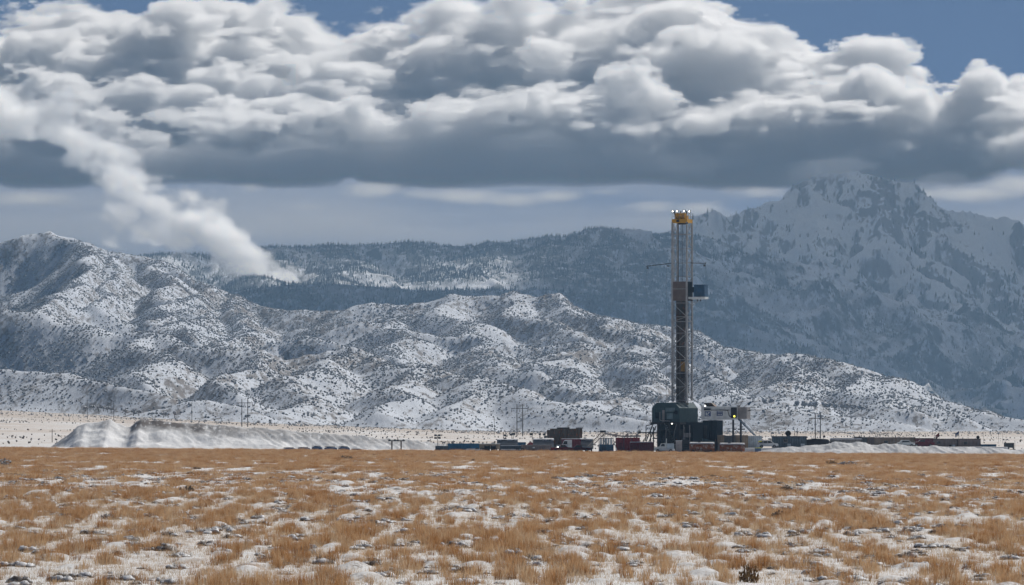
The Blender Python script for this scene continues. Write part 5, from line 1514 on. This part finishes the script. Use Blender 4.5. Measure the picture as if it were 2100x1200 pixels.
# --- right half
cabin('crew_quarters', 'long slate blue crew cabin with small pale doors under the dish', 'cabin', 1584, 1654, 894.5, 1200, 3.2, M_TEALC, pitch=.6, doors=((1604, M_TEALC), (1618.5, M_PALE), (1634, M_TEALC), (1646, M_PALE)), windows=((1611, 904),))
def dish(u, v, Y, rad, label, zbase):
    r, w, z0 = root_at('satellite_dish', u, u, Y, label, 'dish', None, 0, zbase)
    h = zv(v, Y) - zbase
    MB().bar((0, .2, 0), (0, .2, h), .07, 5).build('mast', M_DARK, r)
    b = MB(); n = 16
    rings = [(0.02, .28), (.5, .2), (.85, .08), (1.0, 0)]
    vs = [(rad * q * math.cos(6.283 * k_ / n), -rad * d + .1, h + rad * q * math.sin(6.283 * k_ / n)) for q, d in [(a, -bb + .28) for a, bb in rings] for k_ in range(n)]
    fs = [(j * n + k_, j * n + (k_ + 1) % n, (j + 1) * n + (k_ + 1) % n, (j + 1) * n + k_) for j in range(3) for k_ in range(n)]
    b.add(vs, fs).build('reflector', M_DARK, r)
    MB().bar((0, 0, h), (0, -rad * .8, h), .04, 4).box(-.1, .1, -rad * .9, -rad * .75, h - .1, h + .1).build('feed_horn', M_DARK, r)
dish(1616.3, 889, 1201, .72, 'large dark round dish on the slate crew cabin', zv(894.5, 1200))
light_pole(1604.5, 890.5, 1207, 'tiny dark lamp just left of the large round dish', [(0, 0)], size=.12)
light_pole(1629.5, 880.5, 1210, 'left of two thin aerials behind the crew cabin', [(0, 0)], size=.05)
light_pole(1634.7, 879, 1210, 'right of two thin aerials behind the crew cabin', [(0, 0)], size=.05)
r, w, z0 = root_at('covered_stack', 1653, 1704, 1204, 'black tarpaulin covered stack between the crew cabin and white roof', 'stack')
h = zv(899.2, 1204) - z0
MB().prism([(-w / 2, -.1), (w / 2, -.1), (w / 2, h - 1.0), (w * .42, h - .45), (w * .3, h - .15), (-w * .2, h), (-w * .32, h - .25), (-w / 2, h - .3)], 0, 3).build('tarpaulin', M_BLACK, r)
MB().box(w * .42, w * .47, -.05, -.003, .8, h - .8).build('strap', M_GREY, r)
dish(1690, 895, 1208, .28, 'small pale dish at the right end of the black stack', zv(899.2, 1204))
cabin('office_trailer', 'pale grey office trailer with a white snowy roof', 'trailer', 1703.5, 1768, 900.2, 1206, 3.2, M_GREY, roof_mat=M_SNOW, pitch=.8, snow_h=.2)
r, w, z0 = root_at('scrap_frame', 1751, 1768, 1208, 'rusty brown frame lying on the white trailer roof end', 'frame', None, 0, zv(898.5, 1206))
MB().box(-w / 2, w / 2, 0, .6, 0, .35).build('beam', M_PIPE, r); MB().bar((-w * .45, .3, .3), (-w * .5, .3, .8), .12, 5).build('bent_arm', M_PIPE, r); MB().bar((w * .1, .3, .3), (w * .25, .3, .6), .12, 5).build('bracket', M_PIPE, r)
cabin('office_trailer', 'blue grey end unit right of the snowy white roof', 'trailer', 1767.5, 1778.5, 896.5, 1206, 3.2, M_TANK)
cabin('office_trailer', 'taupe office trailer with a dark seam post', 'trailer', 1779, 1793, 896.3, 1204, 3.2, M_TAUPE, pitch=.8)
cabin('office_trailer', 'long tan office trailer behind the parked white car roof', 'trailer', 1793.5, 1877, 896.9, 1203, 3.2, M_TAN, roof_mat=M_TAUPE, pitch=.9, doors=((1820, M_TAUPE),), windows=((1817, 907),))
cabin('office_trailer', 'burgundy fronted trailer between the tan and grey trailers', 'trailer', 1877.5, 1914.5, 898.7, 1202, 3.2, M_BURG, roof_mat=M_DARK, pitch=.9, seams=1, windows=((1888, 908),))
cabin('office_trailer', 'long taupe grey trailer at the right end of the row', 'trailer', 1915, 2011, 899.8, 1201, 3.2, M_TAUPE, roof_mat=M_DARK, pitch=.9, doors=((1950, M_DARK), (1955, M_PALE)), windows=((1925, 908), (1980, 909)), seams=1)
vehicle('parked_car', 'snow covered car roof showing over the berm', 'car', 1844, 1873, 1186, [(0, .4), (0, .9), (.5, 1.05), (1.0, 1.5), (2.9, 1.5), (3.5, 1.05), (4.3, .95), (4.35, .4)], [[(1.05, 1.05), (1.25, 1.42), (2.75, 1.42), (3.2, 1.05)]], [(.9, .33), (3.5, .33)], M_WHITE, 1.8, False, [('snow_cap', M_SNOW, [(1.0, 1.51), (2.9, 1.51), (2.8, 1.62), (1.1, 1.62)], .1, 1.7)])[0].location.z = zv(916.2, 1186)
vehicle('pickup_truck', 'maroon pickup parked before the burgundy trailer', 'pickup', 1878, 1910, 1188, pk_prof, pk_glass, [(4.4, .38), (1.0, .38)], M_DRED, 1.9, True)[0].location.z = zv(916.5, 1188)
tag(MB().box(-22, 22, 0, 14, -1.1, 0).build('pad_bench', MAT_GROUND, None, (frame(1880, 1186), 1184, zv(916.6, 1187))), kind='structure')
def flagpole(u, v0, v1, Y, label, mat, mat2, left, dy):
    r, w, z0 = root_at('flagpole', u, u, Y, label, 'flagpole')
    h = zv(v0, Y) - z0
    MB().bar((0, 0, -.1), (0, 0, h), .05, 5).build('pole', M_GREY, r)
    L = .9 * (-1 if left else 1)
    for k_, mt in ((0, mat), (1, mat2)):
        b = MB(); n = 6
        for j in range(n):
            xa, xb = L * j / n, L * (j + 1) / n
            za, zb_ = h - .05 - dy * abs(xa) - .5 * k_, h - .05 - dy * abs(xb) - .5 * k_
            ya, yb = .12 * math.sin(j * 1.3), .12 * math.sin((j + 1) * 1.3)
            b.add([(xa, ya, za - .5), (xb, yb, zb_ - .5), (xb, yb, zb_), (xa, ya, za), (xa, ya + .015, za - .5), (xb, yb + .015, zb_ - .5), (xb, yb + .015, zb_), (xa, ya + .015, za)], [(0, 1, 2, 3), (7, 6, 5, 4)])
        b.build('flag_cloth', mt, r)
flagpole(1926, 886.5, 0, 1208, 'red flag streaming from a pole above the burgundy trailer', M_RED, M_DRED, True, .9)
flagpole(1966.5, 883.8, 0, 1208, 'dark flag with a pale lower edge above the grey trailer', M_LOGO, M_WHITE, True, .7)
dish(2005.5, 897, 1204, .42, 'tilted dark dish on the right end trailer roof', zv(899.8, 1201))
for u, v, lab in ((1837, 893.5, 'small vent stub on the tan trailer roof'), (1917, 896.3, 'left vent stub on the grey trailer roof'), (1921.5, 896.3, 'vent stub below the red flag'), (1975, 897.5, 'small vent stub right of the dark flag')):
    zr_ = zv(899.9, 1203) if u > 1900 else zv(897, 1203)
    r, w, z0 = root_at('roof_vent', u, u, 1203, lab, 'vent', None, 0, zr_)
    hh = zv(v, 1203) - zr_
    MB().bar((0, .6, 0), (0, .6, hh), .11, 6).build('pipe', M_DARK, r); MB().bar((0, .6, hh), (0, .6, hh + .1), .2, 6, .06).build('cap', M_GREY, r)
cabin('shipping_container', 'dark navy low container past the last trailer', 'container', 2011.5, 2043, 911.3, 1200, 2.4, M_BLUE, pitch=.5)
# wheel loader cab behind the berm
r, w, z0 = root_at('wheel_loader', 2060, 2080, 1190, 'black wheel loader cab showing over the berm at the far right', 'loader')
zt_, zb2 = zv(908.3, 1190) - z0, zv(918.5, 1190) - z0
MB().box(-w / 2, w / 2, 0, 1.7, zt_ - .14, zt_).build('cab_roof', M_DARK, r)
for x in (-w / 2 + .12, -.1, w / 2 - .12):
    for y in (.05, 1.55): MB().box(x - .09, x + .09, y, y + .12, zb2 - .3, zt_ - .143).build('cab_pillar', M_DARK, r)
MB().box(-w / 2 + .2, w / 2 - .2, .09, .13, zb2, zt_ - .15).build('windscreen', M_GLASS, r)
MB().box(-w / 2 - .1, w / 2 + .3, 0, 1.7, .6, zb2 - .303).build('body', M_YEL, r)
for x in (-w / 2 + .2, w / 2 - .1): wheel(r, x, -.1, .7, .7, .5)
MB().bar((w / 2 + .2, .8, zb2 - .3), (w / 2 + .25, .8, zt_ + .6), .05, 4).build('exhaust', M_DARK, r)
# --- low tarped rows and stands at the left
for (u0, u1, vt, lab) in ((580, 607, 918.5, 'leftmost low tarped pile half buried in snow'), (609, 637, 918.0, 'second low tarped pile from the left'), (638, 662, 915.5, 'tallest blue tarped pile in the half buried row'), (664, 692, 916.5, 'blue tarped pile under the long dark pole'), (693, 718, 916, 'blue tarped pile right of the long dark pole'), (719, 744, 921.5, 'rightmost thin tarped pile at the row end')):
    r, w, z0 = root_at('tarped_pile', u0, u1, 1190, lab, 'pile', 'low tarped piles on the edge of the field')
    h = zv(vt, 1190) - z0
    MB().prism([(-w / 2, -.3), (w / 2, -.3), (w / 2 - .2, h * .7), (w * .3, h * .9), (-w * .2, h), (-w / 2 + .15, h * .75)], 0, 2.0).build('tarpaulin', M_TARP, r)
    MB().box(-w * .45, w * .3, .2, 1.8, h * .98, h + .12).build('pole_stack', M_WOOD, r)
    MB().add([(-w * .5, -.5, -.3), (-w * .15, -.6, -.3), (-w * .45, -.1, h * .4), (-w * .62, -.1, -.3)], [(0, 1, 2), (0, 2, 3)]).build('snow_drift', M_SNOW, r)
r, w, z0 = root_at('pipe_stand', 796, 831, 1192, 'two legged stand carrying a dark crossbeam on the snow', 'stand')
h = zv(903, 1192) - z0
for x in (-w * .28, w * .26):
    MB().box(x - .17, x + .17, -.2, .2, -.3, h - .25).build('leg', M_WOOD, r)
MB().box(-w / 2, w / 2, -.22, .22, h - .24, h).build('crossbeam', M_DARK, r)
for x in (-w * .42, -w * .1, w * .06, w * .4): MB().box(x - .25, x + .25, -.3, .3, h + .003, h + .22).build('pipe_cradle', M_DARK, r)

# ------------------------------------------------------------------ power poles on the plain
def h_frame(u0, u1, vt, vb, Y, label, arm=True):
    r, w, z0 = root_at('power_pole', u0, u1, Y, label, 'power pole', 'power line poles on the plain')
    h = zv(vt, Y) - z0
    for x in (-w / 2, w / 2): MB().bar((x, 0, -.5), (x, 0, h), .28, 6, .2).build('post', M_WOOD, r)
    if arm:
        MB().bar((-w / 2 - 3, 0, h - 2.2), (w / 2 + 3, 0, h - 2.2), .2, 4).build('cross_arm', M_WOOD, r)
        for x in (-w / 2 - 2.6, 0, w / 2 + 2.6): MB().bar((x, 0, h - 2.4), (x, 0, h - 4), .14, 5).build('insulator', M_GREY, r)
    return r
h_frame(496, 508, 818, 859, 2650, 'two post power pole rising behind the spoil mound')
h_frame(1060.2, 1071.8, 829, 880, 2450, 'two post power pole left of the brown tank')
h_frame(1672, 1682.6, 848.5, 895, 2300, 'two post power pole behind the black tarped stack')
for u, vt, Y, lab in ((107, 880, 1420, 'short lone pole at the left foot of the spoil mound'), (179, 820, 2900, 'leftmost lone pole on the far plain'), (233.5, 822, 2900, 'lone pole between the leftmost pole and dark shrubs'), (393.5, 825, 2900, 'lone pole halfway along the left plain'), (1013.5, 855, 2500, 'thin lone pole left of the middle two post pole'), (1582.4, 862, 1900, 'thin lone pole above the white suv'),
                      (1841.5, 884, 1900, 'thin pole behind the tan trailer'), (1856, 882, 1950, 'thin pole right of its twin behind the tan trailer'), (2017, 886, 1900, 'thin pole right of the last trailer'), (2048, 890, 1850, 'left of two thin poles before the loader'), (2056.5, 886, 1850, 'right of two thin poles before the loader')):
    r, w, z0 = root_at('utility_pole', u, u, Y, lab, 'utility pole', 'lone poles on the plain')
    h = zv(vt, Y) - z0
    q = .2 if Y > 2000 else .12
    if u in (1013.5,): q = .13
    if Y < 1990 and u > 1500: q = .055
    MB().bar((0, 0, -.5), (0, 0, h), q, 6, q * .8).build('post', M_WOOD, r)
    if u in (1582.4, 107) or Y > 2800: MB().bar((-.9, 0, h - .6), (.9, 0, h - .6), .08, 4).build('cross_arm', M_WOOD, r)

# ------------------------------------------------------------------ shrubs one can tell apart
def shrub(u, v, Y, w, h, label, mat, seed, snow=False, group=None, twigs=60):
    x = frame(u, Y); z = ground_z(x, Y)
    r = empty('shrub', (x, Y, z - .05), 0, label, 'shrub', group)
    rr = random.Random(seed)
    b = MB()
    for i in range(twigs):
        a = rr.uniform(0, 6.283); e = rr.uniform(.25, 1.45); l = rr.uniform(.6, 1.05)
        p = (rr.uniform(-.25, .25) * w, rr.uniform(-.2, .2) * w, 0)
        q = (p[0] + math.cos(a) * math.cos(e) * w * .5 * l, p[1] + math.sin(a) * math.cos(e) * w * .5 * l, math.sin(e) * h * l)
        b.bar(p, q, .014, 3, .006, caps=False)
    b.build('twigs', mat, r)
    bl = MB()
    for i in range(70):
        a = rr.uniform(0, 6.283); d = math.sqrt(rr.random()) * w * .48
        zz = h * rr.uniform(.15, .95) * (1 - .5 * (d / (w * .5)) ** 2)
        bl.blob((d * math.cos(a), d * math.sin(a), zz), (w * rr.uniform(.03, .07), w * rr.uniform(.03, .07), h * rr.uniform(.05, .12)), seed * 100 + i, 5, 3, .35)
    bl.build('foliage', mat, r)
    return r
MAT_SAGE = foliage('sage_foliage', (0.15, 0.12, 0.09), (0.2, 0.16, 0.12), 0.0)
MAT_SAGES = foliage('snowy_sage', (0.13, 0.115, 0.105), (0.17, 0.15, 0.135), 0.9)
MAT_RABBIT = foliage('rabbitbrush', (0.24, 0.145, 0.065), (0.30, 0.19, 0.09), 0.0)
for u, vb, w, h, lab, mat, sd in ((1740, 956, 3.6, 1.0, 'broad snow dusted sagebrush before the berm, largest shrub in the field', MAT_SAGES, 1), (1706, 953, 2.6, .95, 'brown bush joined to the left of the large snowy sagebrush', MAT_RABBIT, 2),
                          (4, 955, 3.2, 1.2, 'dark sagebrush cut by the left picture edge', MAT_SAGES, 3), (709, 943, 2.6, .85, 'dark brown bush on the skyline before the spoil mound', MAT_SAGE, 4), (738, 944, 2.0, .45, 'snowy hump beside the dark skyline bush', MAT_SAGES, 5), (795, 945, 1.9, .5, 'low snowy bush right of the dark skyline bush', MAT_SAGES, 6),
                          (383, 1012, 1.35, .85, 'spiky dark green tuft standing alone in the left field', MAT_SAGE, 7), (915, 1052, 1.4, .5, 'rounded snow covered sage with dark base in mid field', MAT_SAGES, 8), (222, 1064, 1.1, .42, 'round grey snowed sage in the left field', MAT_SAGES, 9),
                          (1612, 1008, 1.1, .8, 'grey twiggy bush in the right mid field', MAT_SAGE, 10), (1600, 1062, 1.2, .6, 'bare grey sage by a snow gap in the right field', MAT_SAGE, 11), (1772, 1060, 1.3, .45, 'low dark snowy sage between snow patches', MAT_SAGES, 12), (1866, 1048, 1.1, .45, 'dark blue grey sage right of the snow patches', MAT_SAGES, 13),
                          (1537, 1195, .8, .85, 'tall reddish twiggy weed at the bottom edge', MAT_RABBIT, 14), (1888, 979, 1.2, .7, 'small snow flecked bush far right in the field', MAT_SAGES, 15), (545, 1150, .9, .3, 'dark snow crusted sage at the lower left', MAT_SAGES, 16), (1880, 1140, 1.2, .4, 'dark snow crusted sage at the lower right', MAT_SAGES, 17)):
    Y = HC * FPX / (vb - HV)
    for _ in range(3): Y = (HC - ground_z(frame(u, Y), Y)) * FPX / (vb - HV)
    shrub(u, vb, Y, w, h, lab, mat, sd)
# round junipers at the foot of the hills
def juniper(u, v, Y, w, h, sd, lab, grp):
    x = frame(u, Y); zz = zv(v, Y)
    r = empty('juniper_tree', (x, Y, zz), 0, lab, 'tree', grp)
    rr = random.Random(sd); b = MB()
    for i in range(9): b.blob((rr.uniform(-.3, .3) * w, rr.uniform(-.3, .3) * w, h * rr.uniform(.35, .75)), (w * rr.uniform(.2, .34), w * rr.uniform(.2, .34), h * rr.uniform(.2, .34)), sd * 10 + i, 6, 4, .3)
    b.build('crown', MAT_JUNIPER, r)
    MB().bar((0, 0, -1.5), (0, 0, h * .4), .25, 5, .15).build('trunk', M_WOOD, r)
ORD = ('first', 'second', 'third', 'fourth', 'fifth', 'sixth', 'seventh', 'eighth', 'ninth', 'tenth', 'eleventh', 'twelfth', 'thirteenth', 'fourteenth', 'fifteenth', 'sixteenth')
for i, (u, v) in enumerate(((175, 839), (191, 837), (202, 838), (212, 839), (221, 841), (228, 842), (257, 847), (274, 848), (285, 848), (312, 851), (320, 851), (335, 852), (345, 852), (358, 852))):
    juniper(u, v, 3050, rng.uniform(2.2, 4.0), rng.uniform(1.8, 2.8), i, ORD[i] + ' dark juniper from the left at the foot of the left hills', 'junipers along the foot of the left hills')
for i in range(16):
    u = 1566 + i * 13.5 + rng.uniform(-3, 3)
    juniper(u, 830.5 + (u - 1566) * .055, 3980 - (u - 1566) * 1.2, rng.uniform(4.5, 6.5), rng.uniform(4, 5.5), 50 + i, ORD[i] + ' round juniper from the rig along the low ridge', 'row of junipers on the low ridge')
